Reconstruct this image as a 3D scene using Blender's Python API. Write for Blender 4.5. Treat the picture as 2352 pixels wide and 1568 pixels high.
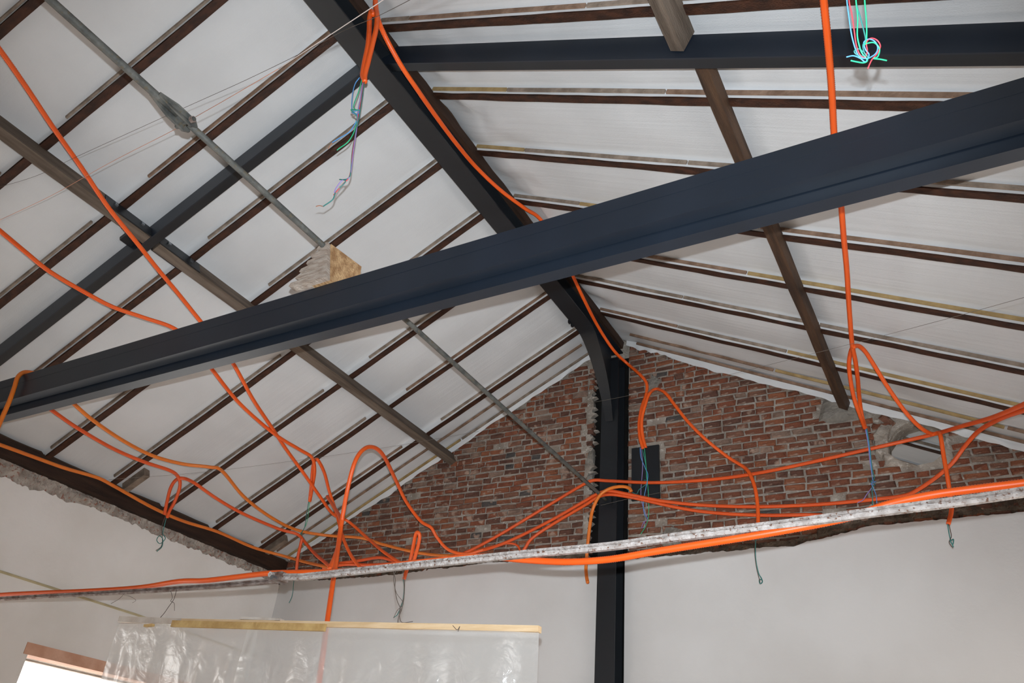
import bpy, math, random
from mathutils import Vector, Matrix, noise, geometry
random.seed(7)
for o in list(bpy.data.objects): bpy.data.objects.remove(o)
sc = bpy.context.scene
COL = sc.collection
EYE = Vector((0, 0, 1.6))
# ---------------------------------------------------------------- camera
yaw, pitch, roll = (math.radians(a) for a in (31.93, 32.06, 5.63))
FPX = 1832.0
cy, sy, cp, sp, cr, sr = math.cos(yaw), math.sin(yaw), math.cos(pitch), math.sin(pitch), math.cos(roll), math.sin(roll)
F = Vector((-sy * cp, cy * cp, sp))
r0 = Vector((cy, sy, 0))
u0 = r0.cross(F)
RT = cr * r0 + sr * u0
UP = -sr * r0 + cr * u0
cam = bpy.data.cameras.new('camera')
cam.sensor_width = 36
cam.sensor_fit = 'HORIZONTAL'
cam.lens = FPX / 2352 * 36
cam.clip_start = 0.02
camo = bpy.data.objects.new('camera', cam)
COL.objects.link(camo)
camo.matrix_world = Matrix(((RT.x, UP.x, -F.x, EYE.x), (RT.y, UP.y, -F.y, EYE.y), (RT.z, UP.z, -F.z, EYE.z), (0, 0, 0, 1)))
sc.camera = camo
# ---------------------------------------------------------------- light
w = bpy.data.worlds.new('daylight')
sc.world = w
w.use_nodes = True
bg = w.node_tree.nodes['Background']
bg.inputs[0].default_value = (1.0, 0.97, 0.93, 1)
bg.inputs[1].default_value = 3.8
fl = bpy.data.lights.new('camera_flash', 'SPOT')
fl.energy = 990
fl.color = (0.84, 0.93, 1.0)
fl.shadow_soft_size = 0.012
fl.spot_size = math.radians(90)
fl.spot_blend = 1.0
flo = bpy.data.objects.new('camera_flash', fl)
COL.objects.link(flo)
flo.matrix_world = Matrix.Translation(UP * 0.10) @ camo.matrix_world
vs = sc.view_settings
vs.view_transform = 'Standard'
vs.look = 'None'
vs.gamma = 1
vs.use_curve_mapping = False
vs.exposure = 0.0


# ---------------------------------------------------------------- helpers
def lin(c):
    return tuple(((v / 255) / 12.92 if v / 255 <= 0.04045 else ((v / 255 + 0.055) / 1.055) ** 2.4) for v in c) + (1,)


def mat(name, c1, c2=None, scale=6.0, rough=0.7, spec=0.4, bump=0.0, bscale=None, metal=0.0, stretch=(1, 1, 1), c3=None, lo=0.35, hi=0.65, detail=5, s3=None):
    m = bpy.data.materials.new(name)
    m.use_nodes = True
    nt = m.node_tree
    b = nt.nodes['Principled BSDF']
    b.inputs['Roughness'].default_value = rough
    b.inputs['Specular IOR Level'].default_value = spec
    b.inputs['Metallic'].default_value = metal
    b.inputs['Base Color'].default_value = lin(c1)
    tc = nt.nodes.new('ShaderNodeTexCoord')
    mp = nt.nodes.new('ShaderNodeMapping')
    mp.inputs['Scale'].default_value = stretch
    nt.links.new(tc.outputs['Object'], mp.inputs['Vector'])
    if c2:
        n = nt.nodes.new('ShaderNodeTexNoise')
        n.inputs['Scale'].default_value = scale
        n.inputs['Detail'].default_value = detail
        nt.links.new(mp.outputs[0], n.inputs['Vector'])
        r = nt.nodes.new('ShaderNodeValToRGB')
        r.color_ramp.elements[0].position = lo
        r.color_ramp.elements[0].color = lin(c1)
        r.color_ramp.elements[1].position = hi
        r.color_ramp.elements[1].color = lin(c2)
        nt.links.new(n.outputs[0], r.inputs[0])
        out = r.outputs[0]
        if c3:
            n2 = nt.nodes.new('ShaderNodeTexNoise')
            n2.inputs['Scale'].default_value = s3 or scale * 3.1
            n2.inputs['Detail'].default_value = 6
            nt.links.new(mp.outputs[0], n2.inputs['Vector'])
            r2 = nt.nodes.new('ShaderNodeValToRGB')
            r2.color_ramp.elements[0].position = 0.57
            r2.color_ramp.elements[0].color = (0, 0, 0, 1)
            r2.color_ramp.elements[1].position = 0.66
            r2.color_ramp.elements[1].color = (1, 1, 1, 1)
            nt.links.new(n2.outputs[0], r2.inputs[0])
            mx = nt.nodes.new('ShaderNodeMix')
            mx.data_type = 'RGBA'
            nt.links.new(r2.outputs[0], mx.inputs[0])
            nt.links.new(out, mx.inputs[6])
            mx.inputs[7].default_value = lin(c3)
            out = mx.outputs[2]
        nt.links.new(out, b.inputs['Base Color'])
    if bump:
        nb = nt.nodes.new('ShaderNodeTexNoise')
        nb.inputs['Scale'].default_value = bscale or scale * 3
        nb.inputs['Detail'].default_value = 6
        nt.links.new(mp.outputs[0], nb.inputs['Vector'])
        bp = nt.nodes.new('ShaderNodeBump')
        bp.inputs['Strength'].default_value = bump
        bp.inputs['Distance'].default_value = 0.02
        nt.links.new(nb.outputs[0], bp.inputs['Height'])
        nt.links.new(bp.outputs[0], b.inputs['Normal'])
    return m


ORG = {}


def tag(o, label=None, cat=None, group=None, kind=None):
    if label: o['label'] = label
    if cat: o['category'] = cat
    if group: o['group'] = group
    if kind: o['kind'] = kind
    return o


def thing(name, loc, label, cat, group=None):
    o = bpy.data.objects.new(name, None)
    COL.objects.link(o)
    o.empty_display_size = 0.05
    o.location = loc
    ORG[o.name] = Vector(loc)
    return tag(o, label, cat, group)


class MB:
    """collects shapes (world coordinates) into one mesh"""

    def __init__(s):
        s.v = []; s.f = []; s.mi = []

    def add(s, vs, fs, mi=0):
        n = len(s.v)
        s.v += [Vector(v) for v in vs]
        s.f += [tuple(i + n for i in f) for f in fs]
        s.mi += [mi] * len(fs)
        return s

    def hexa(s, c, mi=0):  # 8 corners: bottom ring 0-3, top ring 4-7
        return s.add(c, [(0, 3, 2, 1), (4, 5, 6, 7), (0, 1, 5, 4), (1, 2, 6, 5), (2, 3, 7, 6), (3, 0, 4, 7)], mi)

    def box(s, x0, x1, y0, y1, z0, z1, mi=0):
        return s.hexa([(x0, y0, z0), (x1, y0, z0), (x1, y1, z0), (x0, y1, z0), (x0, y0, z1), (x1, y0, z1), (x1, y1, z1), (x0, y1, z1)], mi)

    def prism(s, poly, axis_vec, mi=0):  # poly: list of 3D points (planar), extruded by axis_vec
        n = len(poly)
        a = [Vector(p) for p in poly]
        b = [p + Vector(axis_vec) for p in a]
        tris = geometry.tessellate_polygon([a])
        fs = [tuple(t) for t in tris] + [tuple(i + n for i in reversed(t)) for t in tris]
        fs += [(i, (i + 1) % n, n + (i + 1) % n, n + i) for i in range(n)]
        return s.add(a + b, fs, mi)

    def tube(s, pts, rad, seg=8, ribs=None, cap=True, mi=0):
        pts = [Vector(p) for p in pts]
        if ribs:  # resample, alternate radii
            L = [0]
            for a, b in zip(pts, pts[1:]): L.append(L[-1] + (b - a).length)
            n = max(4, int(L[-1] / (ribs / 2)))
            out = []; j = 0
            for i in range(n + 1):
                d = L[-1] * i / n
                while j < len(L) - 2 and L[j + 1] < d: j += 1
                k = (d - L[j]) / max(1e-9, L[j + 1] - L[j])
                out.append(pts[j].lerp(pts[j + 1], min(1, k)))
            pts = out
        m = len(pts)
        t = [(pts[min(i + 1, m - 1)] - pts[max(i - 1, 0)]).normalized() for i in range(m)]
        nrm = t[0].orthogonal().normalized()
        vs = []; fs = []
        for i in range(m):
            nrm = (nrm - t[i] * nrm.dot(t[i]))
            if nrm.length < 1e-6: nrm = t[i].orthogonal()
            nrm.normalize()
            bn = t[i].cross(nrm)
            r = rad[i] if isinstance(rad, (list, tuple)) else rad
            if ribs and i % 2: r *= 0.88
            for k in range(seg):
                a = 2 * math.pi * k / seg
                vs.append(pts[i] + (nrm * math.cos(a) + bn * math.sin(a)) * r)
        for i in range(m - 1):
            for k in range(seg):
                fs.append((i * seg + k, i * seg + (k + 1) % seg, (i + 1) * seg + (k + 1) % seg, (i + 1) * seg + k))
        if cap:
            fs.append(tuple(reversed(range(seg))))
            fs.append(tuple((m - 1) * seg + k for k in range(seg)))
        return s.add(vs, fs, mi)

    def build(s, name, mats, parent=None, smooth=False, origin=None):
        me = bpy.data.meshes.new(name)
        if parent is not None:
            org = ORG[parent.name]
        elif origin is not None:
            org = Vector(origin)
        else:
            org = Vector(((min(v.x for v in s.v) + max(v.x for v in s.v)) / 2, (min(v.y for v in s.v) + max(v.y for v in s.v)) / 2, min(v.z for v in s.v)))
        me.from_pydata([v - org for v in s.v], [], s.f)
        if not isinstance(mats, (list, tuple)): mats = [mats]
        for m in mats: me.materials.append(m)
        if len(mats) > 1: me.polygons.foreach_set('material_index', s.mi)
        if smooth: me.polygons.foreach_set('use_smooth', [True] * len(s.f))
        me.update()
        o = bpy.data.objects.new(name, me)
        COL.objects.link(o)
        if parent is not None:
            o.parent = parent
        else:
            o.location = org
        ORG[o.name] = org
        return o


def W(x, y, z):  # eye-relative coordinates to world
    return Vector((x, y, z + 1.6))


RX, RZ, TH = -2.74, 4.454, math.atan(0.515)
CT, ST = math.cos(TH), math.sin(TH)
XL, XR, YG = -6.656, 1.18, 6.40
UMAX = (RX - XL) / CT


def P(s, u, h, y):  # point on roof slope s (-1 over the window wall, +1 other); u down the slope, h below the roof plane
    return W(RX + s * CT * u - s * ST * h, y, RZ - ST * u - CT * h)


def sbox(mb, s, u0, u1, h0, h1, y0, y1, mi=0):
    return mb.hexa([P(s, u0, h1, y0), P(s, u1, h1, y0), P(s, u1, h1, y1), P(s, u0, h1, y1), P(s, u0, h0, y0), P(s, u1, h0, y0), P(s, u1, h0, y1), P(s, u0, h0, y1)], mi)


def ray(x, y):
    return F * FPX + RT * (x - 1176) - UP * (y - 784)


def surf(d, hoff=0.06):
    """ray parameter of the first wall or roof the ray from the eye reaches"""
    ts = []
    if d.y > 0: ts.append((YG - 0.03) / d.y)
    if d.x < 0: ts.append((XL + 0.03) / d.x)
    for s in (-1, 1):
        # plane: z = RZ - hoff/CT - 0.515*s*(x-RX)
        den = d.z + 0.515 * s * d.x
        if den > 0:
            ts.append((RZ - hoff / CT + 0.515 * s * RX) / den)
    return min(t for t in ts if t > 0)


def px(x, y, spec):
    d = ray(x, y)
    if isinstance(spec, tuple):
        k, v = spec
        t = {'X': lambda: v / d.x, 'Y': lambda: v / d.y, 'Z': lambda: v / d.z, 'D': lambda: v / FPX}[k]()
    else:
        t = spec * surf(d)
    return t, d


def path(pts, sub=6):
    """pixel path with distances to a smooth world polyline; spec None is interpolated"""
    ts = []; ds = []
    for p in pts:
        sp_ = p[2] if len(p) > 2 else None
        d = ray(p[0], p[1]); ds.append(d)
        ts.append(px(p[0], p[1], sp_)[0] if sp_ is not None else None)
    known = [i for i, t in enumerate(ts) if t is not None]
    for i in range(len(ts)):
        if ts[i] is None:
            a = max([k for k in known if k < i], default=None)
            b = min([k for k in known if k > i], default=None)
            if a is None: ts[i] = ts[b]
            elif b is None: ts[i] = ts[a]
            else: ts[i] = ts[a] + (ts[b] - ts[a]) * (i - a) / (b - a)
    w_ = [EYE + d * t for d, t in zip(ds, ts)]
    return crom(w_, sub)


def run_on(pts, where, length):
    """carry a cable on past the edge of the picture until it meets roof or wall"""
    def inside_room(p):
        return XL + 0.03 < p.x < XR - 0.02 and YB + 0.05 < p.y < YG - 0.03 and p.z - 1.6 < RZ - 0.07 / CT - 0.515 * abs(p.x - RX)
    a, b = (pts[0], pts[1]) if where == 'start' else (pts[-1], pts[-2])
    d = (a - b).normalized()
    ext = []
    for i in range(1, int(length / 0.06) + 1):
        p = a + d * (0.06 * i)
        if not inside_room(p): break
        ext.append(p)
    return list(reversed(ext)) + pts if where == 'start' else pts + ext


def crom(w_, sub=6):
    if len(w_) < 3: return w_
    q = [w_[0] * 2 - w_[1]] + w_ + [w_[-1] * 2 - w_[-2]]
    out = []
    for i in range(1, len(q) - 2):
        a, b, c, d = q[i - 1:i + 3]
        for k in range(sub):
            t = k / sub
            out.append(0.5 * ((2 * b) + (c - a) * t + (2 * a - 5 * b + 4 * c - d) * t * t + (3 * b - a - 3 * c + d) * t ** 3))
    out.append(w_[-1])
    return out


# ---------------------------------------------------------------- materials
def film_mat():
    m = mat('insulation_film', (206, 206, 207), (198, 198, 199), 2.0, 0.42, 0.5)
    nt = m.node_tree
    b = nt.nodes['Principled BSDF']
    at = nt.nodes.new('ShaderNodeAttribute')
    at.attribute_name = 'sheet_uv'
    mp = nt.nodes.new('ShaderNodeMapping')
    mp.inputs['Scale'].default_value = (0.7, 26, 1)
    nt.links.new(at.outputs['Vector'], mp.inputs['Vector'])
    n = nt.nodes.new('ShaderNodeTexNoise')
    n.inputs['Scale'].default_value = 1.0
    n.inputs['Detail'].default_value = 3
    nt.links.new(mp.outputs[0], n.inputs['Vector'])
    mp2 = nt.nodes.new('ShaderNodeMapping')
    mp2.inputs['Scale'].default_value = (150, 150, 1)
    nt.links.new(at.outputs['Vector'], mp2.inputs['Vector'])
    n2 = nt.nodes.new('ShaderNodeTexNoise')
    n2.inputs['Scale'].default_value = 1.0
    n2.inputs['Detail'].default_value = 1
    nt.links.new(mp2.outputs[0], n2.inputs['Vector'])
    b1 = nt.nodes.new('ShaderNodeBump')
    b1.inputs['Strength'].default_value = 0.22
    b1.inputs['Distance'].default_value = 0.012
    b2 = nt.nodes.new('ShaderNodeBump')
    b2.inputs['Strength'].default_value = 0.25
    b2.inputs['Distance'].default_value = 0.003
    nt.links.new(n.outputs[0], b1.inputs['Height'])
    nt.links.new(n2.outputs[0], b2.inputs['Height'])
    nt.links.new(b1.outputs[0], b2.inputs['Normal'])
    nt.links.new(b2.outputs[0], b.inputs['Normal'])
    return m


M_film = film_mat()
M_rafter = mat('old_rafter_wood', (44, 25, 16), (70, 40, 25), 5, 0.62, 0.35, 0.4, 30, stretch=(1, 6, 6))
M_purlin = mat('grey_purlin_wood', (78, 66, 56), (112, 98, 86), 4, 0.75, 0.3, 0.4, 40, stretch=(6, 0.5, 6))
M_purlin_dark = mat('brown_purlin_wood', (48, 32, 22), (84, 60, 42), 4, 0.6, 0.4, 0.4, 40, stretch=(6, 0.5, 6))
M_plate = mat('wall_plate_wood', (36, 22, 15), (58, 38, 26), 4, 0.7, 0.3, 0.4, 30, stretch=(6, 0.6, 6))
M_lath = [mat('grey_lath', (112, 98, 86), (148, 132, 118), 12, 0.8, 0.2, 0.4, 60), mat('yellow_lath', (140, 116, 78), (168, 142, 98), 12, 0.8, 0.2, 0.3, 60), mat('brown_lath', (108, 84, 68), (140, 114, 96), 12, 0.8, 0.2, 0.4, 60)]
M_steel = mat('blue_black_steel', (19, 27, 37), (24, 32, 43), 3, 0.42, 0.6, 0.02, 40)
M_steel_dk = mat('black_steel', (22, 25, 29), (28, 31, 35), 3, 0.42, 0.5, 0.02, 40)
M_void = mat('chase_shade_black', (14, 13, 12), (24, 22, 20), 8, 0.8, 0.2)
M_bar = mat('grey_iron', (66, 67, 65), (98, 97, 92), 14, 0.6, 0.4, 0.3, 60, c3=(92, 84, 70))
M_zinc = mat('zinc_bolt', (170, 175, 180), (140, 145, 150), 20, 0.3, 0.5, metal=0.9)
M_rod = mat('peeling_white_paint', (186, 178, 174), (150, 140, 134), 30, 0.65, 0.35, 0.6, 60, c3=(110, 78, 62), s3=70)
M_rust = mat('rusty_iron', (92, 70, 60), (142, 130, 124), 22, 0.8, 0.3, 0.5, 60)
M_orange = mat('orange_conduit_plastic', (232, 92, 22), (226, 86, 20), 4, 0.42, 0.5)
M_orange_b = mat('faded_orange_conduit_plastic', (222, 118, 34), (210, 106, 30), 4, 0.45, 0.5)
M_orange_c = mat('red_orange_conduit_plastic', (218, 84, 28), (210, 78, 26), 4, 0.45, 0.5)
M_wire = dict(green=mat('green_wire', (46, 172, 124), rough=0.4), blue=mat('blue_wire', (84, 146, 206), rough=0.4), red=mat('red_wire', (206, 66, 76), rough=0.4), violet=mat('violet_wire', (150, 130, 190), rough=0.4), teal=mat('teal_wire', (50, 120, 115), rough=0.4), copper=mat('copper_wire', (214, 150, 120), rough=0.4, metal=0.6), dark=mat('rusted_wire', (84, 72, 64), rough=0.7), pale=mat('pale_wire', (196, 180, 172), rough=0.5), grey=mat('grey_string', (120, 112, 104), rough=0.8))
M_plaster = mat('fresh_plaster', (212, 210, 209), (203, 200, 198), 1.2, 0.85, 0.2, 0.08, 30)
M_plaster_l = mat('white_plaster', (232, 228, 224), (220, 215, 209), 1.4, 0.85, 0.2, 0.08, 30)
M_mortar = mat('lime_mortar', (170, 160, 149), (138, 127, 116), 9, 0.95, 0.1, 0.6, 60, c3=(186, 177, 168))
M_rubble = mat('rough_rubble', (186, 176, 166), (148, 136, 126), 12, 0.95, 0.1, 0.9, 50, c3=(150, 104, 88))
M_rubble_d = mat('dark_rubble', (108, 96, 84), (72, 62, 54), 12, 0.95, 0.1, 0.9, 50, c3=(96, 66, 52))
M_cement = mat('grey_cement', (138, 132, 124), (116, 110, 102), 10, 0.95, 0.1, 0.6, 50)
BR = [((134, 82, 62), (112, 68, 52)), ((124, 78, 60), (104, 66, 52)), ((142, 90, 66), (124, 78, 58)), ((106, 74, 62), (88, 62, 53)), ((128, 90, 74), (108, 76, 62)), ((140, 116, 102), (118, 96, 84)), ((74, 71, 70), (86, 79, 75))]
M_brick = [mat('brick_red_%d' % i, a, b, 22, 0.9, 0.15, 0.5, 90, c3=(160, 134, 118), s3=11) for i, (a, b) in enumerate(BR)]
M_pine = mat('pale_pine', (214, 186, 150), (196, 164, 124), 5, 0.7, 0.3, 0.2, 40, stretch=(1, 8, 8))
M_osb = mat('yellow_board', (190, 158, 104), (164, 130, 80), 16, 0.75, 0.3, 0.3, 60)
M_greywood = mat('grey_batten_wood', (196, 186, 176), (174, 160, 148), 9, 0.8, 0.2, 0.2, 40)
M_lintel = mat('reddish_lintel_wood', (216, 172, 148), (196, 148, 122), 6, 0.7, 0.3, 0.2, 40)
M_freshwood = mat('fresh_sawn_wood', (196, 160, 118), (150, 112, 76), 14, 0.75, 0.3, 0.5, 60, stretch=(6, 2, 1))
M_chalkwood = mat('chalky_wood', (190, 176, 164), (162, 144, 130), 9, 0.9, 0.1, 0.6, 40, stretch=(2, 2, 8))
M_conc = mat('wood_floor', (208, 188, 162), (192, 172, 144), 3, 0.9, 0.2, 0.2, 30)
M_deck = mat('roof_boards', (70, 52, 40), (90, 68, 52), 4, 0.8, 0.2)
M_moulding = mat('pale_strip', (196, 184, 150), (176, 164, 132), 8, 0.8, 0.2)


def sheet_mat():
    m = bpy.data.materials.new('polythene_sheet')
    m.use_nodes = True
    nt = m.node_tree
    nt.nodes.remove(nt.nodes['Principled BSDF'])
    out = nt.nodes['Material Output']
    tr = nt.nodes.new('ShaderNodeBsdfTransparent')
    df = nt.nodes.new('ShaderNodeBsdfDiffuse')
    df.inputs[0].default_value = (0.86, 0.85, 0.83, 1)
    tl = nt.nodes.new('ShaderNodeBsdfTranslucent')
    tl.inputs[0].default_value = (0.92, 0.91, 0.89, 1)
    gl = nt.nodes.new('ShaderNodeBsdfGlossy')
    gl.inputs['Roughness'].default_value = 0.16
    n = nt.nodes.new('ShaderNodeTexNoise')
    n.inputs['Scale'].default_value = 7
    n.inputs['Detail'].default_value = 8
    n.inputs['Distortion'].default_value = 1.2
    tc = nt.nodes.new('ShaderNodeTexCoord')
    nt.links.new(tc.outputs['Object'], n.inputs['Vector'])
    bp = nt.nodes.new('ShaderNodeBump')
    bp.inputs['Strength'].default_value = 0.6
    bp.inputs['Distance'].default_value = 0.03
    nt.links.new(n.outputs[0], bp.inputs['Height'])
    for s in (gl,): nt.links.new(bp.outputs[0], s.inputs['Normal'])
    a = nt.nodes.new('ShaderNodeMixShader'); a.inputs[0].default_value = 0.5
    nt.links.new(df.outputs[0], a.inputs[1]); nt.links.new(tl.outputs[0], a.inputs[2])
    b = nt.nodes.new('ShaderNodeMixShader'); b.inputs[0].default_value = 0.55
    nt.links.new(tr.outputs[0], b.inputs[1]); nt.links.new(a.outputs[0], b.inputs[2])
    c = nt.nodes.new('ShaderNodeMixShader'); c.inputs[0].default_value = 0.16
    nt.links.new(b.outputs[0], c.inputs[1]); nt.links.new(gl.outputs[0], c.inputs[2])
    nt.links.new(c.outputs[0], out.inputs[0])
    return m


def glass_mat():
    m = bpy.data.materials.new('window_glass')
    m.use_nodes = True
    nt = m.node_tree
    nt.nodes.remove(nt.nodes['Principled BSDF'])
    tr = nt.nodes.new('ShaderNodeBsdfTransparent')
    gl = nt.nodes.new('ShaderNodeBsdfGlossy')
    gl.inputs['Roughness'].default_value = 0.02
    c = nt.nodes.new('ShaderNodeMixShader'); c.inputs[0].default_value = 0.06
    nt.links.new(tr.outputs[0], c.inputs[1]); nt.links.new(gl.outputs[0], c.inputs[2])
    nt.links.new(c.outputs[0], nt.nodes['Material Output'].inputs[0])
    return m


M_sheet = sheet_mat()
M_glass = glass_mat()

# ---------------------------------------------------------------- setting: floor, roof, walls
YB = -3.0   # the roof runs on behind the photographer
YE = 9.2    # and past the gable into the next bay
fo = MB().box(XL - 0.4, XR + 0.4, YB, YE, -0.12, 0).build('floor', M_conc)
tag(fo, 'pale boarded floor of the empty hall', None, kind='structure')

ceil = {}
for s, nm, lb in ((-1, 'ceiling_left', 'roof slope lined with white insulation film above the window wall'), (1, 'ceiling_right', 'roof slope lined with white insulation film above the round wall opening')):
    o = sbox(MB(), s, -0.10, UMAX + 0.35, -0.16, -0.13, YB, YE).build(nm, M_deck)
    ceil[s] = tag(o, lb, kind='structure')

RAF = {-1: [-2.18, -1.55, -0.90, -0.27, 0.36, 0.98, 1.58, 2.18, 2.80, 3.43, 4.06, 4.67, 5.28, 5.92],
       1: [-1.93, -1.33, -0.72, -0.11, 0.49, 1.08, 1.68, 2.28, 2.88, 3.47, 4.05, 4.64, 5.19, 5.76]}
RW = 0.052   # rafter width
HB = 0.05    # rafter underside
HF = -0.012  # film level


def sheet(s, y0, y1, fold=True, u0=0.06, u1=UMAX - 0.02, amp=0.006, ridge_amp=0.0, seed=0.0):
    nu, ny = 44, 9
    vs = []; uv = []
    prof = [(y0 + (y1 - y0) * k / ny, None) for k in range(ny + 1)]
    if fold:
        prof = prof[:-1] + [(y1 - 0.022, None), (y1 - 0.006, 0.004), (y1 - 0.004, 0.042)]
    else:
        prof = prof
    for i in range(nu + 1):
        u = u0 + (u1 - u0) * i / nu
        for k, (y, hf) in enumerate(prof):
            if hf is None:
                a = (y - y0) / (y1 - y0)
                h = HF + 0.012 * math.sin(math.pi * a) * (0.6 + 0.8 * noise.noise((u * 0.8, seed, 0)))
                h += amp * noise.noise((u * 1.3, y * 3.5, seed)) + amp * 0.8 * noise.noise((u * 5, y * 6, seed + 9))
                if ridge_amp and u < 0.8:
                    h += ridge_amp * (0.8 - u) * noise.noise((u * 6, y * 5, seed + 4))
            else:
                h = hf + 0.006 * noise.noise((u * 4, seed, 3))
            vs.append(P(s, u, h, y))
            uv.append((u, y, seed))
    n = len(prof)
    fs = []
    for i in range(nu):
        for k in range(n - 1):
            q = (i * n + k, (i + 1) * n + k, (i + 1) * n + k + 1, i * n + k + 1)
            fs.append(q if s > 0 else tuple(reversed(q)))
    mb = MB().add(vs, fs)
    o = mb.build('insulation_sheet', M_film, ceil[s], smooth=True)
    at = o.data.attributes.new('sheet_uv', 'FLOAT_VECTOR', 'POINT')
    at.data.foreach_set('vector', [c for t in uv for c in t])
    return o


ORD = ['nearest', 'second', 'third', 'fourth', 'fifth', 'sixth', 'seventh', 'eighth', 'ninth', 'tenth', 'eleventh', 'twelfth', 'thirteenth', 'fourteenth']
SIDE = {-1: 'above the window wall', 1: 'above the round wall opening'}
UP_L, UP_R = 2.14, 2.37   # purlin positions down the slope


def jit_rafter(s, y, u0, u1, w, h0, h1, seed):
    mb = MB()
    n = 26
    ring = []
    for i in range(n + 1):
        u = u0 + (u1 - u0) * i / n
        j = [0.004 * noise.noise((u * 3, seed, k * 7.1)) + 0.003 * noise.noise((u * 11, seed, k * 3.3)) for k in range(4)]
        ring.append([P(s, u, h0, y - w / 2), P(s, u, h1 + j[0], y - w / 2 + j[1]), P(s, u, h1 + j[2], y + w / 2 + j[3]), P(s, u, h0, y + w / 2)])
    vs = [p for r in ring for p in r]
    fs = []
    for i in range(n):
        for k in range(4):
            q = (i * 4 + k, i * 4 + (k + 1) % 4, (i + 1) * 4 + (k + 1) % 4, (i + 1) * 4 + k)
            fs.append(q)
    fs += [(3, 2, 1, 0), tuple(n * 4 + k for k in range(4))]
    return mb.add(vs, fs)


def lath(s, y, ua, ub, m, parent, seed):
    mb = MB()
    n = max(3, int((ub - ua) / 0.25))
    ring = []
    for i in range(n + 1):
        u = ua + (ub - ua) * i / n
        j = 0.004 * noise.noise((u * 1.5, seed, 1.7))
        a, b = 0.004 + j, 0.027 + j
        ring.append([P(s, u, a, y - 0.014), P(s, u, b, y - 0.012), P(s, u, b, y), P(s, u, a, y)])
    vs = [p for r in ring for p in r]
    fs = [(i * 4 + k, i * 4 + (k + 1) % 4, (i + 1) * 4 + (k + 1) % 4, (i + 1) * 4 + k) for i in range(n) for k in range(4)]
    fs += [(3, 2, 1, 0), tuple(n * 4 + k for k in range(4))]
    mb.add(vs, fs)
    return mb.build('lath', m, parent)


for s in (-1, 1):
    ys = RAF[s]
    up = UP_L if s < 0 else UP_R
    vis = [y for y in ys if y > 0.3]
    for i, y in enumerate(ys):
        k = len(ys) - 1 - i
        lb = 'dark brown rafter %s, %s' % (SIDE[s], ('first in front of the brick gable' if k == 0 else ORD[k] + ' from the brick gable'))
        rf = jit_rafter(s, y, 0.10, UMAX - 0.01, RW, -0.10, HB, i + s * 20).build('rafter', M_rafter)
        tag(rf, lb, 'rafter', 'roof rafters')
        ORG[rf.name] = rf.location.copy()
        y_l = y - RW / 2 - 0.007
        if s < 0:
            segs = [(0.22, up - 0.22 - random.random() * 0.1), (up + 0.2 + random.random() * 0.1, UMAX - 0.12)]
        else:
            c1 = 0.4 + random.random() * 0.9
            c2 = c1 + 1.0 + random.random() * 0.8
            segs = [(0.15, c1), (c1 + 0.01, c2), (c2 + 0.012, UMAX - 0.1)]
        if y > 0.3:
            for j, (a, b) in enumerate(segs):
                m = M_lath[0] if (s < 0 and random.random() < 0.75) else (M_lath[2] if s < 0 else random.choice(M_lath))
                lath(s, y_l, a, b, m, rf, i * 5 + j)
    # film in every bay
    for i in range(len(ys) - 1):
        sheet(s, ys[i] + RW / 2, ys[i + 1] - RW / 2, ridge_amp=0.07 if s > 0 else 0.0, seed=i * 3.7 + s)
    last = sheet(s, ys[-1] + RW / 2, 6.42, fold=False, amp=0.018, ridge_amp=0.05, seed=77 + s)
    for yy, m in ((6.15, M_lath[2]), (6.325, M_lath[0 if s > 0 else 1])):
        a = 0.3
        while a < UMAX - 0.3:
            b = min(UMAX - 0.1, a + 1.2 + random.random())
            lath(s, yy, a, b, m if random.random() < 0.6 else random.choice(M_lath), ceil[s], yy + a)
            a = b + 0.02
# film turned down against the gable wall
for s in (-1, 1):
    vs = []; fs = []
    n = 150
    for i in range(n + 1):
        u = 0.16 + (UMAX - 0.22) * i / n
        dd = (0.045 if s < 0 else 0.07) + 0.02 * noise.noise((u * 2.2, s * 3, 1)) + 0.012 * noise.noise((u * 9, s * 3, 1))
        if s > 0 and u < 0.7: dd += 0.05 * noise.noise((u * 14, 2, 2)) - 0.02
        for k in range(5):
            q = k / 4
            vs.append(P(s, u, -0.005 + dd * q, 6.345 + 0.032 * q + 0.014 * noise.noise((u * 8, q * 2, 4 + s))))
    fs = [(i * 5 + k, (i + 1) * 5 + k, (i + 1) * 5 + k + 1, i * 5 + k + 1) for i in range(n) for k in range(4)]
    MB().add(vs, fs).build('film_skirt', M_film, ceil[s], smooth=True)
ew = MB().prism([W(XL, YE, -1.6), W(XR, YE, -1.6), W(XR, YE, 2.5), W(RX, YE, RZ), W(XL, YE, 2.5)], (0, 0.2, 0)).build('wall_light_stop', M_plaster)  # unseen wall added to keep sky light out of the next bay
tag(ew, 'added end wall keeping sky light out of the bay behind the gable', kind='structure')
# the next bay behind the gable, seen through the round opening
for s in (1,):
    ys = [6.91, 7.50, 8.10, 8.70]
    for i, y in enumerate(ys):
        rf = jit_rafter(s, y, 1.2, UMAX - 0.01, RW, -0.10, HB, 90 + i).build('rafter', M_rafter)
        ORG[rf.name] = rf.location.copy()
        tag(rf, 'dark brown timber rafter beyond the brick gable, %s behind it' % ('first' if i == 0 else ORD[i]), 'rafter', 'roof rafters')
        lath(s, y - RW / 2 - 0.007, 1.3, UMAX - 0.1, M_lath[0], rf, i)
    e = [6.5] + ys + [9.2]
    for i in range(len(e) - 1):
        sheet(s, e[i] + (RW / 2 if i else 0), e[i + 1] - RW / 2, u0=1.2, seed=50 + i)

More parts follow.
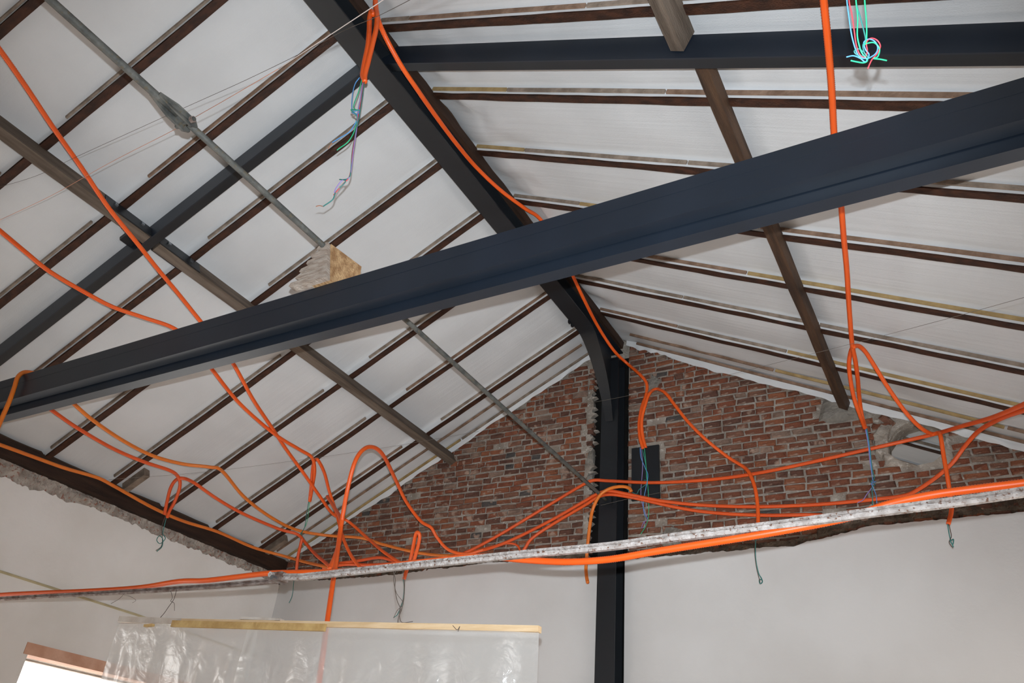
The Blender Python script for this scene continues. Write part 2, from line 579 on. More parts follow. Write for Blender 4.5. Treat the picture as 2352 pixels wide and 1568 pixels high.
# wall facing the window side
WY0, WY1, WZ0, WZ1 = 3.93, 5.6, -1.3, 0.955
DY0, DY1, DZ1 = 0.9, 3.3, 1.0   # wide unseen opening added for daylight, nearer the photographer, left of the picture
#   # window opening (eye-relative heights)
mb = MB()
xo, xi = XL - 0.32, XL
ZT = 2.34
for (a, b, c, d) in ((YB, DY0, -1.6, ZT), (DY0, DY1, DZ1, ZT), (DY1, WY0, -1.6, ZT), (WY1, YG + 0.35, -1.6, ZT), (WY0, WY1, -1.6, WZ0), (WY0, WY1, WZ1, ZT)):
    mb.box(xo, xi - 0.012, a, b, c + 1.6, d + 1.6)
wl = mb.build('wall_left', M_rubble)
tag(wl, 'plastered side wall with window below the rafter ends', kind='structure')


def ragged(a, b, n, f, amp, seed):
    out = []
    for i in range(n + 1):
        x = a + (b - a) * i / n
        z = f(x) + amp * (noise.noise((x * 3.1, seed, 0)) + 0.7 * noise.noise((x * 9.7, seed, 5)) + 0.6 * noise.noise((x * 27, seed, 8)))
        out.append((x, z))
    return out


# plaster coat of the side wall, ragged upper edge
edge = ragged(YB, YG, 420, lambda y: 2.185 - 0.05 * max(0, min(1, (4.2 - y) / 1.2)), 0.035, 3.0)
poly = [Vector((YB, -1.6, 0))] + [Vector((WY0, -1.6, 0))]
outer = [Vector((YB, -1.6, 0)), Vector((YG, -1.6, 0))] + [Vector((y, z, 0)) for y, z in reversed(edge)]
daylight_hole = [Vector((DY0, -1.59, 0)), Vector((DY0, DZ1, 0)), Vector((DY1, DZ1, 0)), Vector((DY1, -1.59, 0))]
hole = [Vector((WY0, WZ0, 0)), Vector((WY0, WZ1, 0)), Vector((WY1, WZ1, 0)), Vector((WY1, WZ0, 0))]


def slab(loops, to3, thick, mb=None, mi=0):
    """extruded polygon with holes; to3 maps (a,b) to world, thick is the extrusion vector"""
    mb = mb or MB()
    tris = geometry.tessellate_polygon(loops)
    flat = [p for l in loops for p in l]
    A = [to3(p.x, p.y) for p in flat]
    B = [p + thick for p in A]
    n = len(flat)
    fs = [tuple(t) for t in tris] + [tuple(i + n for i in t) for t in tris]
    k = 0
    for l in loops:
        m = len(l)
        fs += [(k + i, k + (i + 1) % m, n + k + (i + 1) % m, n + k + i) for i in range(m)]
        k += m
    return mb.add(A + B, fs, mi)


slab([outer, hole, daylight_hole], lambda y, z: W(XL, y, z), Vector((-0.011, 0, 0))).build('plaster_coat', M_plaster_l, wl)


def rough_band(name, loA, hiA, a0, a1, to3, nrm, m, parent, amp, seed, na=300, nb=9):
    vs = []
    for i in range(na + 1):
        a = a0 + (a1 - a0) * i / na
        for k in range(nb + 1):
            b = loA(a) + (hiA(a) - loA(a)) * k / nb
            d = amp * (noise.noise((a * 7, b * 7, seed)) + 0.8 * noise.noise((a * 19, b * 19, seed + 3)) + 0.5 * noise.noise((a * 50, b * 50, seed + 5)))
            e_ = max(0.0, min(1.0, (k / nb - 0.28) / 0.25)); vs.append(to3(a, b) + nrm * (-0.03 * (1 - e_) + d * e_))
    n = nb + 1
    fs = [(i * n + k, (i + 1) * n + k, (i + 1) * n + k + 1, i * n + k + 1) for i in range(na) for k in range(nb)]
    o = MB().add(vs, fs).build(name, m, parent)
    return o


rough_band('rubble_band', lambda y: 2.10 - 0.05 * max(0, min(1, (4.2 - y) / 1.2)), lambda y: 2.32, 2.0, YG, lambda y, z: W(XL - 0.004, y, z), Vector((1, 0, 0)), M_rubble, wl, 0.022, 11, na=420)['kind'] = 'stuff'

# window in the side wall
wi = MB()
fx0, fx1 = XL - 0.38, XL - 0.322
for (a, b, c, d) in ((WY0 - 0.05, WY0 + 0.012, WZ0, WZ1), (WY1 - 0.012, WY1 + 0.05, WZ0, WZ1), (WY0, WY1, WZ0 - 0.05, WZ0 + 0.012), (WY0, WY1, WZ1 - 0.012, WZ1 + 0.05)):
    wi.box(fx0, fx1, a, b, c + 1.6, d + 1.6)
w1 = wi.build('window_1', M_greywood)
ORG[w1.name] = w1.location.copy()
tag(w1, 'bright window in the side wall under a reddish wooden lintel', kind='structure')
ym = (WY0 + WY1) / 2
for a, b in ((WY0 + 0.012, WY1 - 0.012),):
    MB().box(XL - 0.352, XL - 0.346, a, b, WZ0 + 1.612, WZ1 + 1.588).build('pane', M_glass, w1)
MB().box(XL - 0.17, XL + 0.006, WY0 - 0.04, WY1 + 0.06, WZ1 + 1.6 - 0.012, WZ1 + 1.6 + 0.075).build('lintel', M_lintel, w1)

# other side wall: out of the picture, with wide openings added to let daylight in
mb = MB()
x0, x1 = XR, XR + 0.3
mb.box(x0, x1, YB, YE, 0, 0.9)
mb.box(x0, x1, YB, YE, 2.8, 3.98)
for a, b in ((YB, 2.3), (4.0, 4.4), (6.0, YE)):
    mb.box(x0, x1, a, b, 0.9, 2.8)
wr = mb.build('wall_right', M_plaster)
tag(wr, 'plastered side wall with wide openings added for daylight', kind='structure')

# end wall behind the photographer, with one unseen window sized to let daylight in
mb = MB()
y0, y1 = YB - 0.3, YB
mb.box(XL - 0.3, XR + 0.3, y0, y1, 0, 0.9)
mb.box(XL - 0.3, XR + 0.3, y0, y1, 2.6, 4.0)
for a, b in ((XL - 0.3, -3.6), (-2.4, XR + 0.3)):
    mb.box(a, b, y0, y1, 0.9, 2.6)
mb.prism([W(XL - 0.3, y0, 2.4), W(XR + 0.3, y0, 2.4), W(RX, y0, RZ + 0.05)], (0, 0.3, 0))
tag(mb.build('wall_front', M_plaster), 'plastered end wall with one unseen window sized for daylight', kind='structure')

# gable wall
HOLE = [(-0.392, 2.951), (-0.317, 3.042), (-0.245, 3.085), (-0.165, 3.100), (-0.08, 3.075), (-0.012, 3.015), (0.018, 2.93), (-0.02, 2.80), (-0.105, 2.735), (-0.22, 2.725), (-0.35, 2.785), (-0.405, 2.86)]


def roofz(x, h=0.0):
    return RZ - h / CT - 0.515 * abs(x - RX)


outer = [Vector((XL - 0.3, -1.6, 0)), Vector((XR + 0.3, -1.6, 0)), Vector((XR + 0.3, roofz(XR + 0.3, -0.1), 0)), Vector((RX, roofz(RX, -0.1), 0)), Vector((XL - 0.3, roofz(XL - 0.3, -0.1), 0))]
hl = [Vector((x, z, 0)) for x, z in HOLE]
wb = slab([outer, hl], lambda x, z: W(x, 6.5, z), Vector((0, 0.12, 0))).build('wall_back', M_mortar, origin=(0, 0, 0))
tag(wb, 'gable wall of old red brick above smooth plaster', kind='structure')
# mortar bed, two pieces with toothed edges along the chase that holds the steel post
CL, CR_ = -2.985, -2.60
teeth = []
z = 2.10
PIT = 0.062
while z < 4.25:
    teeth.append((z, 0.01 + 0.06 * random.random()))
    teeth.append((z + PIT * (0.15 + 0.2 * random.random()), 0.01 - 0.03 * random.random()))
    teeth.append((z + PIT * (0.5 + 0.35 * random.random()), 0.02 - 0.04 * random.random()))
    z += PIT
YM = 6.418
lo = [Vector((XL, 2.0, 0)), Vector((CL, 2.0, 0))] + [Vector((CL + d, z, 0)) for z, d in teeth if z < roofz(CL, -0.02)] + [Vector((CL, roofz(CL, -0.02), 0)), Vector((XL, roofz(XL, -0.02), 0))]
slab([lo], lambda x, z: W(x, YM, z), Vector((0, 0.08, 0))).build('mortar_bed', M_mortar, wb)
ro = [Vector((CR_, 2.0, 0)), Vector((XR, 2.0, 0)), Vector((XR, roofz(XR, -0.02), 0)), Vector((CR_, roofz(CR_, -0.02), 0))]
slab([ro, hl], lambda x, z: W(x, YM, z), Vector((0, 0.08, 0))).build('mortar_bed', M_mortar, wb)
MB().box(CL - 0.03, CR_ + 0.01, 6.47, 6.497, 1.6 + 1.0, 1.6 + 4.25).build('shade_backing', M_void, wb)  # black sheet, paints the shade of the gap beside the post


def inside(x, z, poly):
    c = False
    n = len(poly)
    for i in range(n):
        x1, z1 = poly[i]; x2, z2 = poly[(i + 1) % n]
        if (z1 > z) != (z2 > z) and x < (x2 - x1) * (z - z1) / (z2 - z1) + x1: c = not c
    return c


hc = (-0.19, 2.915)
RING = [(hc[0] + (x - hc[0]) * 1.12, hc[1] + (z - hc[1]) * 1.12) for x, z in HOLE]
ARCH = [(hc[0] + (x - hc[0]) * 1.75, hc[1] + (z - hc[1]) * 1.75) for x, z in HOLE if z > 3.0]
PLATE = (-2.56, -2.295, 2.69, 3.205)
PATCH = [(-0.86, 3.20, -0.40, 3.46)]


def brick_shape(L, H, seed):
    """worn brick, front towards -y, centre at the origin; a chamfered box with uneven corners"""
    rnd = random.Random(seed)
    D = 0.085
    c = min(H * 0.28, 0.013)
    o_ = lambda k: k * (rnd.random() - 0.5)
    back = [(-L / 2, D, -H / 2), (L / 2, D, -H / 2), (L / 2, D, H / 2), (-L / 2, D, H / 2)]
    mid = [(-L / 2 + o_(.012), 0.012, -H / 2 + o_(.012)), (L / 2 + o_(.012), 0.012, -H / 2 + o_(.012)), (L / 2 + o_(.012), 0.012, H / 2 + o_(.012)), (-L / 2 + o_(.012), 0.012, H / 2 + o_(.012))]
    fr = []
    for sx, sz in ((-1, -1), (1, -1), (1, 1), (-1, 1)):
        k = c * (0.5 + 1.1 * rnd.random())
        fr.append((sx * (L / 2 - k), 0.0 + o_(.012), sz * (H / 2 - c * (0.4 + 0.5 * rnd.random()))))
    v = back + mid + fr
    f = []
    for a in (0, 4):
        for i in range(4): f.append((a + i, a + (i + 1) % 4, a + 4 + (i + 1) % 4, a + 4 + i))
    f.append((8, 9, 10, 11))
    return v, f


bricks = []   # (x, z, rot, L, H)
rb = random.Random(5)
z = 2.215
row = 0
while z < 4.42:
    x = XL + 0.02 + 0.05 * rb.random()
    hh = PIT - 0.014 - 0.006 * rb.random()
    while x < 0.78:
        r = rb.random()
        L = 0.158 + 0.02 * (rb.random() - .5) if r < 0.62 else (0.082 + 0.015 * rb.random() if r < 0.88 else 0.115)
        gap = 0.010 + 0.009 * rb.random()
        xc = x + L / 2
        x1 = x + L
        ok = True
        if x < -3.04 < x1:   # old straight joint beside the chase
            if -3.04 - x > 0.05:
                x1 = -3.045; L = x1 - x; xc = (x + x1) / 2
            else:
                x = -3.03; continue
        if x < CL < x1:
            x1 = CL - 0.02 + 0.05 * rb.random(); L = x1 - x; xc = (x + x1) / 2
            if L < 0.05: x = CR_; continue
        if CL - 0.005 <= x < CR_: x = CR_ + 0.012; continue
        if z + hh / 2 > roofz(xc, 0.0) + 0.02: ok = False
        if PLATE[0] - 0.01 < x1 and x < PLATE[1] + 0.01 and PLATE[2] - 0.02 < z < PLATE[3] + 0.02:
            if x < PLATE[0] and PLATE[0] - x > 0.035:
                x1 = PLATE[0] - 0.006; L = x1 - x; xc = (x + x1) / 2
            elif x1 > PLATE[1] and x1 - PLATE[1] > 0.05:
                L = x1 - PLATE[1] - 0.008; xc = x1 - L / 2
            else: ok = False
        for (a, b, c, d) in PATCH:
            if a < xc < c and b < z < d: ok = False
        if any(inside(xx, zz, RING) for xx in (x, xc, x1) for zz in (z - .025, z + .025)) or (ARCH and z > 3.0 and inside(xc, z, RING[:1] + ARCH + RING[6:7])): ok = False
        if ok and rb.random() > 0.012:
            bricks.append((xc, z + (rb.random() - .5) * 0.006 + 0.006 * noise.noise((xc * 1.5, z * 3, 1)), (rb.random() - .5) * 0.05, L, hh * (0.93 + 0.14 * rb.random())))
        x = x1 + gap
    z += PIT
    row += 1
# soldier bricks round the head of the opening
for k in range(9):
    a = math.radians(18 + k * 18)
    ex, ez = hc[0] + 0.30 * math.cos(a), hc[1] + 0.27 * math.sin(a)
    if ez < roofz(ex, 0.03) - 0.03:
        bricks.append((ex, ez, math.atan2(0.27 * math.sin(a), 0.30 * math.cos(a)), 0.13, 0.055))


def pxsize(b):
    p = W(b[0], YG, b[1]) - EYE
    d = p.dot(F)
    X = 1176 + FPX * p.dot(RT) / d; Y = 784 - FPX * p.dot(UP) / d
    vis_ = 0 < X < 2352 and 0 < Y < 1568
    return (b[3] * b[4] / d / d) if vis_ else 0


bricks.sort(key=pxsize, reverse=True)
cache = {}
stuff = MB()
for i, (x, z, rot, L, H) in enumerate(bricks):
    rr = rb.random()
    mi = 6 if rr < 0.035 else (5 if rr < 0.12 else int(rb.random() * 5))
    y = YG + (rb.random() - 0.5) * 0.008
    if i < 300:
        key = (round(L / 0.012), int(rb.random() * 3), mi)
        if key not in cache:
            v, f = brick_shape(key[0] * 0.012, 0.048, hash(key) % 9999)
            me = bpy.data.meshes.new('brick')
            me.from_pydata(v, [], f)
            me.materials.append(M_brick[mi])
            cache[key] = me
        o = bpy.data.objects.new('brick', cache[key])
        COL.objects.link(o)
        o.parent = wb
        o.location = W(x, y, z)
        o.rotation_euler = (0, -rot, 0)
        o.scale = (L / (key[0] * 0.012), 1, H / 0.048)
    else:
        v, f = brick_shape(L, H, i)
        cr2, sr2 = math.cos(rot), math.sin(rot)
        stuff.add([W(x + a * cr2 - c * sr2, y + b_, z + a * sr2 + c * cr2) for a, b_, c in v], f, mi)
so = stuff.build('brick_field', M_brick, wb)
so['kind'] = 'stuff'

# plaster coats below the brick
def top_left(x): return 2.205 - 0.02 * math.sin(x * 2)
def top_right(x): return 2.16 if x < -1.2 else 2.16 + 0.11 * min(1, (x + 1.2) / 0.6)
e1 = ragged(XL + 0.001, -2.835, 260, top_left, 0.016, 21.0)
o1 = [Vector((XL + 0.001, -1.6, 0)), Vector((-2.835, -1.6, 0))] + [Vector((x, z, 0)) for x, z in reversed(e1)]
slab([o1], lambda x, z: W(x, 6.385, z), Vector((0, 0.11, 0))).build('plaster_coat', M_plaster, wb)
e2 = ragged(-2.615, XR, 260, top_right, 0.016, 33.0)
o2 = [Vector((-2.615, -1.6, 0)), Vector((XR, -1.6, 0))] + [Vector((x, z, 0)) for x, z in reversed(e2)]
slab([o2], lambda x, z: W(x, 6.385, z), Vector((0, 0.11, 0))).build('plaster_coat', M_plaster, wb)
rough_band('rubble_band', lambda x: top_left(x) - 0.06, lambda x: top_left(x) + 0.05, XL, CL, lambda x, z: W(x, 6.395, z), Vector((0, -1, 0)), M_rubble_d, wb, 0.014, 41)['kind'] = 'stuff'
rough_band('rubble_band', lambda x: top_right(x) - 0.06, lambda x: top_right(x) + 0.05 + (0.06 if x > -1.0 else 0), CR_, XR, lambda x, z: W(x, 6.395, z), Vector((0, -1, 0)), M_rubble_d, wb, 0.016, 47)['kind'] = 'stuff'


def patch(pts, y, m, name, seed, parent=wb, amp=0.012):
    cx = sum(p[0] for p in pts) / len(pts); cz = sum(p[1] for p in pts) / len(pts)
    out = []
    n = 48
    per = [(pts[i], pts[(i + 1) % len(pts)]) for i in range(len(pts))]
    for a, b in per:
        for k in range(n // len(per)):
            t = k / (n // len(per))
            x = a[0] + (b[0] - a[0]) * t; zz = a[1] + (b[1] - a[1]) * t
            q = 1 + 0.12 * noise.noise((x * 9, zz * 9, seed))
            out.append((cx + (x - cx) * q, cz + (zz - cz) * q))
    vs = [W(cx, y - 0.012, cz)]
    rings = 5
    for r in range(1, rings + 1):
        for x, zz in out:
            f_ = r / rings
            X = cx + (x - cx) * f_; Z = cz + (zz - cz) * f_
            d = amp * (noise.noise((X * 14, Z * 14, seed)) + 0.6 * noise.noise((X * 40, Z * 40, seed)))
            vs.append(W(X, y - (0.012 * (1 - f_ ** 3)) + d + (0.02 if r == rings else 0), Z))
    m_ = len(out)
    fs = [(0, 1 + (i + 1) % m_, 1 + i) for i in range(m_)]
    for r in range(rings - 1):
        for i in range(m_):
            a = 1 + r * m_; fs.append((a + i, a + (i + 1) % m_, a + m_ + (i + 1) % m_, a + m_ + i))
    return MB().add(vs, fs).build(name, m, parent)


patch([(-0.90, 3.20), (-0.70, 3.17), (-0.52, 3.20), (-0.42, 3.34), (-0.62, 3.42), (-0.84, 3.42)], 6.392, M_cement, 'cement_patch', 2.0)
patch([(-0.50, 2.86), (-0.40, 2.80), (-0.38, 2.98), (-0.33, 3.10), (-0.42, 3.12), (-0.50, 3.02)], 6.397, M_mortar, 'mortar_patch', 5.0)
patch([(-0.46, 2.74), (-0.20, 2.70), (-0.36, 2.80), (-0.44, 2.88)], 6.398, M_mortar, 'mortar_patch', 8.0)
patch([(-2.30, 2.25), (-2.12, 2.23), (-2.10, 2.40), (-2.26, 2.44)], 6.397, M_cement, 'mortar_patch', 9.0)
patch([(-2.42, 3.80), (-2.30, 3.78), (-2.26, 3.90), (-2.36, 3.98)], 6.398, M_cement, 'mortar_patch', 12.0)
patch([(-3.04, 3.1), (-2.94, 3.1), (-2.94, 3.24), (-3.0, 3.25)], 6.397, M_cement, 'mortar_patch', 14.0)
patch([(-3.04, 2.9), (-2.94, 2.88), (-2.94, 3.0), (-3.0, 3.02)], 6.397, M_cement, 'mortar_patch', 15.0)
MB().box(-0.72, -0.60, 6.36, 6.42, 1.6 + 3.36, 1.6 + 3.44).build('wood_wedge', M_rafter, wb)
po = MB().box(PLATE[0], PLATE[1], 6.394, 6.46, 1.6 + PLATE[2], 1.6 + PLATE[3]).build('wall_plate_of_steel', M_steel_dk)
po.name = 'steel_wall_plate'
tag(po, 'square black steel plate let into the brick beside the post', 'steel plate')

# moulding strip on the side wall, dropping behind the curtain
st = MB()
st.tube([W(XL + 0.008, a, b) for a, b in ((2.4, 1.47), (3.4, 1.465), (4.2, 1.46), (4.75, 1.457), (5.4, 1.44), (6.3, 1.42))], 0.011, 6)
tr = st.build('trim_1', M_moulding)
tag(tr, 'pale strip running along the plastered side wall', kind='structure')

# ---------------------------------------------------------------- timber in the roof
pl = MB()
n = 40
for i in range(n):
    a, b = YB + (YG - 0.02 - YB) * i / n, YB + (YG - 0.02 - YB) * (i + 1) / n
mb = MB()
mb.box(XL - 0.1, XL + 0.055, YB, YG - 0.02, 1.6 + 2.275, 1.6 + 2.425)
o = mb.build('wall_plate_beam', M_plate)
tag(o, 'dark timber wall plate under the rafter feet on the window wall', 'timber beam')
mb = MB(); mb.box(XR - 0.055, XR + 0.1, YB, YG - 0.02, 1.6 + 2.275, 1.6 + 2.425)
tag(mb.build('wall_plate_beam', M_plate), 'dark timber wall plate on the wall with wide openings added for daylight', 'timber beam')
# rafter foot blocks
for k, (y, lb) in enumerate(((4.19, 'short grey wood block beside a rafter foot above the wire knot'), (6.02, 'short grey wood block beside the last rafter foot at the gable'))):
    b = sbox(MB(), -1, UMAX - 0.33, UMAX - 0.06, -0.02, 0.075, y - 0.03, y + 0.03).build('wood_block', M_lath[0])
    tag(b, lb, 'wood block')


def purlin(s, u, h1, y0, y1, m, name='purlin'):
    w_ = 0.072
    n = 30
    ring = []
    for i in range(n + 1):
        y = y0 + (y1 - y0) * i / n
        j = [0.004 * noise.noise((y * 2, u, k * 3.7)) for k in range(4)]
        ring.append([P(s, u - w_ / 2 + j[0], HB - 0.01, y), P(s, u - w_ / 2 + j[1], h1 + j[2], y), P(s, u + w_ / 2 + j[3], h1 + j[0], y), P(s, u + w_ / 2 + j[1], HB - 0.01, y)])
    vs = [p for r in ring for p in r]
    fs = [(i * 4 + k, i * 4 + (k + 1) % 4, (i + 1) * 4 + (k + 1) % 4, (i + 1) * 4 + k) for i in range(n) for k in range(4)]
    fs += [(3, 2, 1, 0), tuple(n * 4 + k for k in range(4))]
    return MB().add(vs, fs).build(name, m)


tag(purlin(-1, UP_L, 0.162, YB, 2.415, M_purlin), 'grey weathered purlin above the window wall, butting on the steel frame from the open end', 'purlin')
tag(purlin(-1, UP_L, 0.162, 2.50, YG + 0.03, M_purlin), 'grey weathered purlin above the window wall, running into the brick gable', 'purlin')
tag(purlin(1, UP_R - 0.04, 0.165, YB, 2.415, M_purlin), 'greyish brown purlin on the slope above the wall opening, ending on the steel rafter', 'purlin')
tag(purlin(1, UP_R, 0.105, 2.50, YG + 0.02, M_purlin_dark), 'dark brown purlin set in a cement patch of the brick gable', 'purlin')
# old timber ridge on top of the steel ridge beam
n = 60
ring = []
for i in range(n + 1):
    y = YB + (6.33 - YB) * i / n
    j = 0.012 * noise.noise((y * 4, 3, 0)) + 0.01 * noise.noise((y * 15, 3, 0))
    ring.append([W(-2.80, y, 4.285), W(-2.628 + j, y, 4.285 + j * 0.5), W(-2.615 + j, y, 4.352), W(-2.80, y, 4.352)])
vs = [p for r in ring for p in r]
fs = [(i * 4 + k, i * 4 + (k + 1) % 4, (i + 1) * 4 + (k + 1) % 4, (i + 1) * 4 + k) for i in range(n) for k in range(4)] + [(3, 2, 1, 0), tuple(n * 4 + k for k in range(4))]
tag(MB().add(vs, fs).build('timber_ridge_beam', M_plate), 'rough brown timber ridge lying on the steel ridge beam', 'timber beam')

# ---------------------------------------------------------------- steel frame
# ridge beam (I section) with curved haunch to the post
t = thing('steel_ridge_beam', W(RX, 6.3, 4.145), 'dark painted steel ridge beam curving down into the post', 'steel beam')
FW = 0.082
MB().box(RX - FW, RX + FW, YB, 5.66, 1.6 + 4.145, 1.6 + 4.157).build('bottom_flange', M_steel_dk, t)
MB().box(RX - 0.006, RX + 0.006, YB, 6.28, 1.6 + 4.157, 1.6 + 4.27).build('web', M_steel, t)
MB().box(RX - FW, RX + FW, YB, 6.4, 1.6 + 4.27, 1.6 + 4.282).build('top_flange', M_steel_dk, t)
# haunch: curved flange strip and gusset
prof = crom([Vector((0, 5.62, 4.145)), Vector((0, 5.74, 4.12)), Vector((0, 5.88, 4.03)), Vector((0, 6.02, 3.90)), Vector((0, 6.14, 3.74)), Vector((0, 6.22, 3.60)), Vector((0, 6.275, 3.46))], 5)
vs = []; fs = []
for i, p in enumerate(prof):
    k = i / (len(prof) - 1)
    hw = FW * (1 - 0.55 * k)
    for dx, dz in ((-hw, 0), (hw, 0), (hw, 0.012), (-hw, 0.012)):
        vs.append(W(RX + dx, p.y + (0.004 if dz else 0), p.z + dz))
m_ = len(prof)
fs = [(i * 4 + k, i * 4 + (k + 1) % 4, (i + 1) * 4 + (k + 1) % 4, (i + 1) * 4 + k) for i in range(m_ - 1) for k in range(4)] + [(3, 2, 1, 0), tuple((m_ - 1) * 4 + k for k in range(4))]
MB().add(vs, fs).build('haunch_flange', M_steel_dk, t)
poly = [W(RX - 0.006, p.y + 0.002, p.z + 0.006) for p in prof] + [W(RX - 0.006, 6.285, 4.157), W(RX - 0.006, 5.62, 4.157)]
MB().prism(poly, (0.012, 0, 0)).build('haunch_web', M_steel_dk, t)
for (x, y) in ((-FW - 0.006, 5.52), (-FW - 0.006, 5.58)):
    MB().box(RX + x - 0.014, RX + x + 0.008, y - 0.014, y + 0.014, 1.6 + 4.135, 1.6 + 4.165).build('clip', M_steel_dk, t)

t = thing('steel_post', W(RX, 6.36, -1.6), 'black steel post standing in a chase of the gable wall', 'steel post')
MB().box(RX - 0.085, RX + 0.085, 6.28, 6.292, 0, 1.6 + 4.145).build('front_flange', M_steel_dk, t)
MB().box(RX - 0.005, RX + 0.005, 6.292, 6.44, 0, 1.6 + 4.145).build('web', M_steel_dk, t)
MB().box(RX - 0.085, RX + 0.085, 6.44, 6.452, 0, 1.6 + 4.145).build('rear_flange', M_steel_dk, t)
MB().box(RX - 0.085, RX + 0.085, 6.25, 6.46, 1.6 + 4.133, 1.6 + 4.1449).build('cap_plate', M_steel_dk, t)


def channel_rafter(s, h0, h1, label):
    t = thing('steel_rafter', P(s, UMAX - 0.1, h1, 2.45), label, 'steel rafter')
    ya, yb = 2.42, 2.487
    ua, ub = (0.10 if s > 0 else 0.10), UMAX - 0.08
    sbox(MB(), s, ua, ub, h0, h1, ya, ya + 0.008).build('web', M_steel, t)
    sbox(MB(), s, ua, ub, h1 - 0.009, h1, ya + 0.008, yb).build('lower_flange', M_steel_dk, t)
    sbox(MB(), s, ua, ub, h0, h0 + 0.009, ya + 0.008, yb).build('upper_flange', M_steel_dk, t)
    return t


tl_ = channel_rafter(-1, 0.02, 0.155, 'dark steel rafter leaning over the window wall side')
tr_ = channel_rafter(1, 0.055, 0.205, 'dark steel rafter leaning over the side of the round wall opening')
# brackets that hold the purlins, with bolts
w_ = 0.036


def bracket(y0, y1, parent, s, u):
    b = MB()
    sbox(b, s, u - w_ - 0.008, u - w_ - 0.001, 0.055, 0.158, y0, y1)
    o = b.build('bracket', M_steel_dk, parent)
    for y in (y0 + 0.08, y1 - 0.08):
        for hh in (0.095,):
            sbox(MB(), s, u - w_ - 0.020, u - w_ - 0.008, hh - 0.012, hh + 0.012, y - 0.012, y + 0.012).build('bolt', M_zinc, o)
    b = MB()
    sbox(b, s, u + w_ + 0.001, u + w_ + 0.008, 0.055, 0.158, y0 + (0.20 if y0 < 2.4 else 0), y1 - (0 if y0 < 2.4 else 0.12))
    b.build('bracket', M_steel_dk, parent)


bracket(2.04, 2.418, tl_, -1, UP_L)
bracket(2.492, 2.86, tl_, -1, UP_L)
sbox(MB(), -1, UP_L + 0.05, UP_L + 0.16, 0.05, 0.085, 2.33, 2.42).build('lug', M_steel_dk, tl_)

# tie beam: two channels side by side, the rear one hung lower
t = thing('steel_tie_beam', W(RX, 2.48, 2.17), 'double blue-black steel tie beam spanning the hall under the roof', 'steel beam')
xa, xb = XL - 0.05, XR + 0.05
g = MB(); g.box(xa, xb, 2.42, 2.428, 1.6 + 2.232, 1.6 + 2.418); g.build('front_web', M_steel, t)
g = MB(); g.box(xa, xb, 2.4185, 2.486, 1.6 + 2.228, 1.6 + 2.238); g.build('lower_flange', M_steel, t)
g = MB(); g.box(xa, xb, 2.4185, 2.486, 1.6 + 2.352, 1.6 + 2.42); g.build('top_plate', M_steel, t)
g = MB(); g.box(xa, xb, 2.492, 2.50, 1.6 + 2.172, 1.6 + 2.40); g.build('rear_web', M_steel, t)
g = MB(); g.box(xa, xb, 2.489, 2.556, 1.6 + 2.168, 1.6 + 2.177); g.build('rear_flange', M_steel, t)

# longitudinal tie bar with bolted joint
t = thing('iron_tie_bar', W(RX, 6.2, 2.66), 'grey iron tie bar running under the ridge to the post, bolted joint in it', 'tie bar')
zb = 2.66
MB().tube([W(RX, y, zb + 0.002 * math.sin(y * 1.3)) for y in [1.42 + (6.25 - 1.42) * i / 30 for i in range(31)]], 0.016, 10).build('bar', M_bar, t, smooth=True)
MB().tube([W(RX - 0.012, y, zb + 0.010 + 0.002 * math.sin(y)) for y in [YB + (1.36 - YB) * i / 30 for i in range(31)]], 0.0175, 10).build('bar', M_bar, t, smooth=True)
fk = MB()
fk.prism([W(RX - 0.030, 1.22, zb + 0.002), W(RX - 0.034, 1.33, zb - 0.026), W(RX - 0.034, 1.42, zb - 0.030), W(RX - 0.034, 1.45, zb - 0.010), W(RX - 0.034, 1.44, zb + 0.024), W(RX - 0.034, 1.33, zb + 0.030), W(RX - 0.030, 1.22, zb + 0.020)], (0.014, 0, 0))
fk.prism([W(RX + 0.002, 1.24, zb + 0.004), W(RX + 0.017, 1.34, zb - 0.020), W(RX + 0.017, 1.42, zb - 0.024), W(RX + 0.017, 1.45, zb), W(RX + 0.017, 1.43, zb + 0.026), W(RX + 0.017, 1.33, zb + 0.028), W(RX + 0.002, 1.24, zb + 0.022)], (0.010, 0, 0))
fk.build('fork', M_bar, t)
bo = MB().tube([W(RX - 0.065, 1.405, zb - 0.002), W(RX + 0.055, 1.405, zb - 0.002)], 0.011, 6).build('bolt', M_bar, t)
MB().tube([W(RX + 0.034, 1.405, zb - 0.002), W(RX + 0.05, 1.405, zb - 0.002)], 0.016, 6).build('nut', M_rust, bo)
MB().box(RX - 0.05, RX + 0.05, 6.24, 6.28, 1.6 + zb - 0.03, 1.6 + zb + 0.03).build('end_plate', M_steel_dk, t)

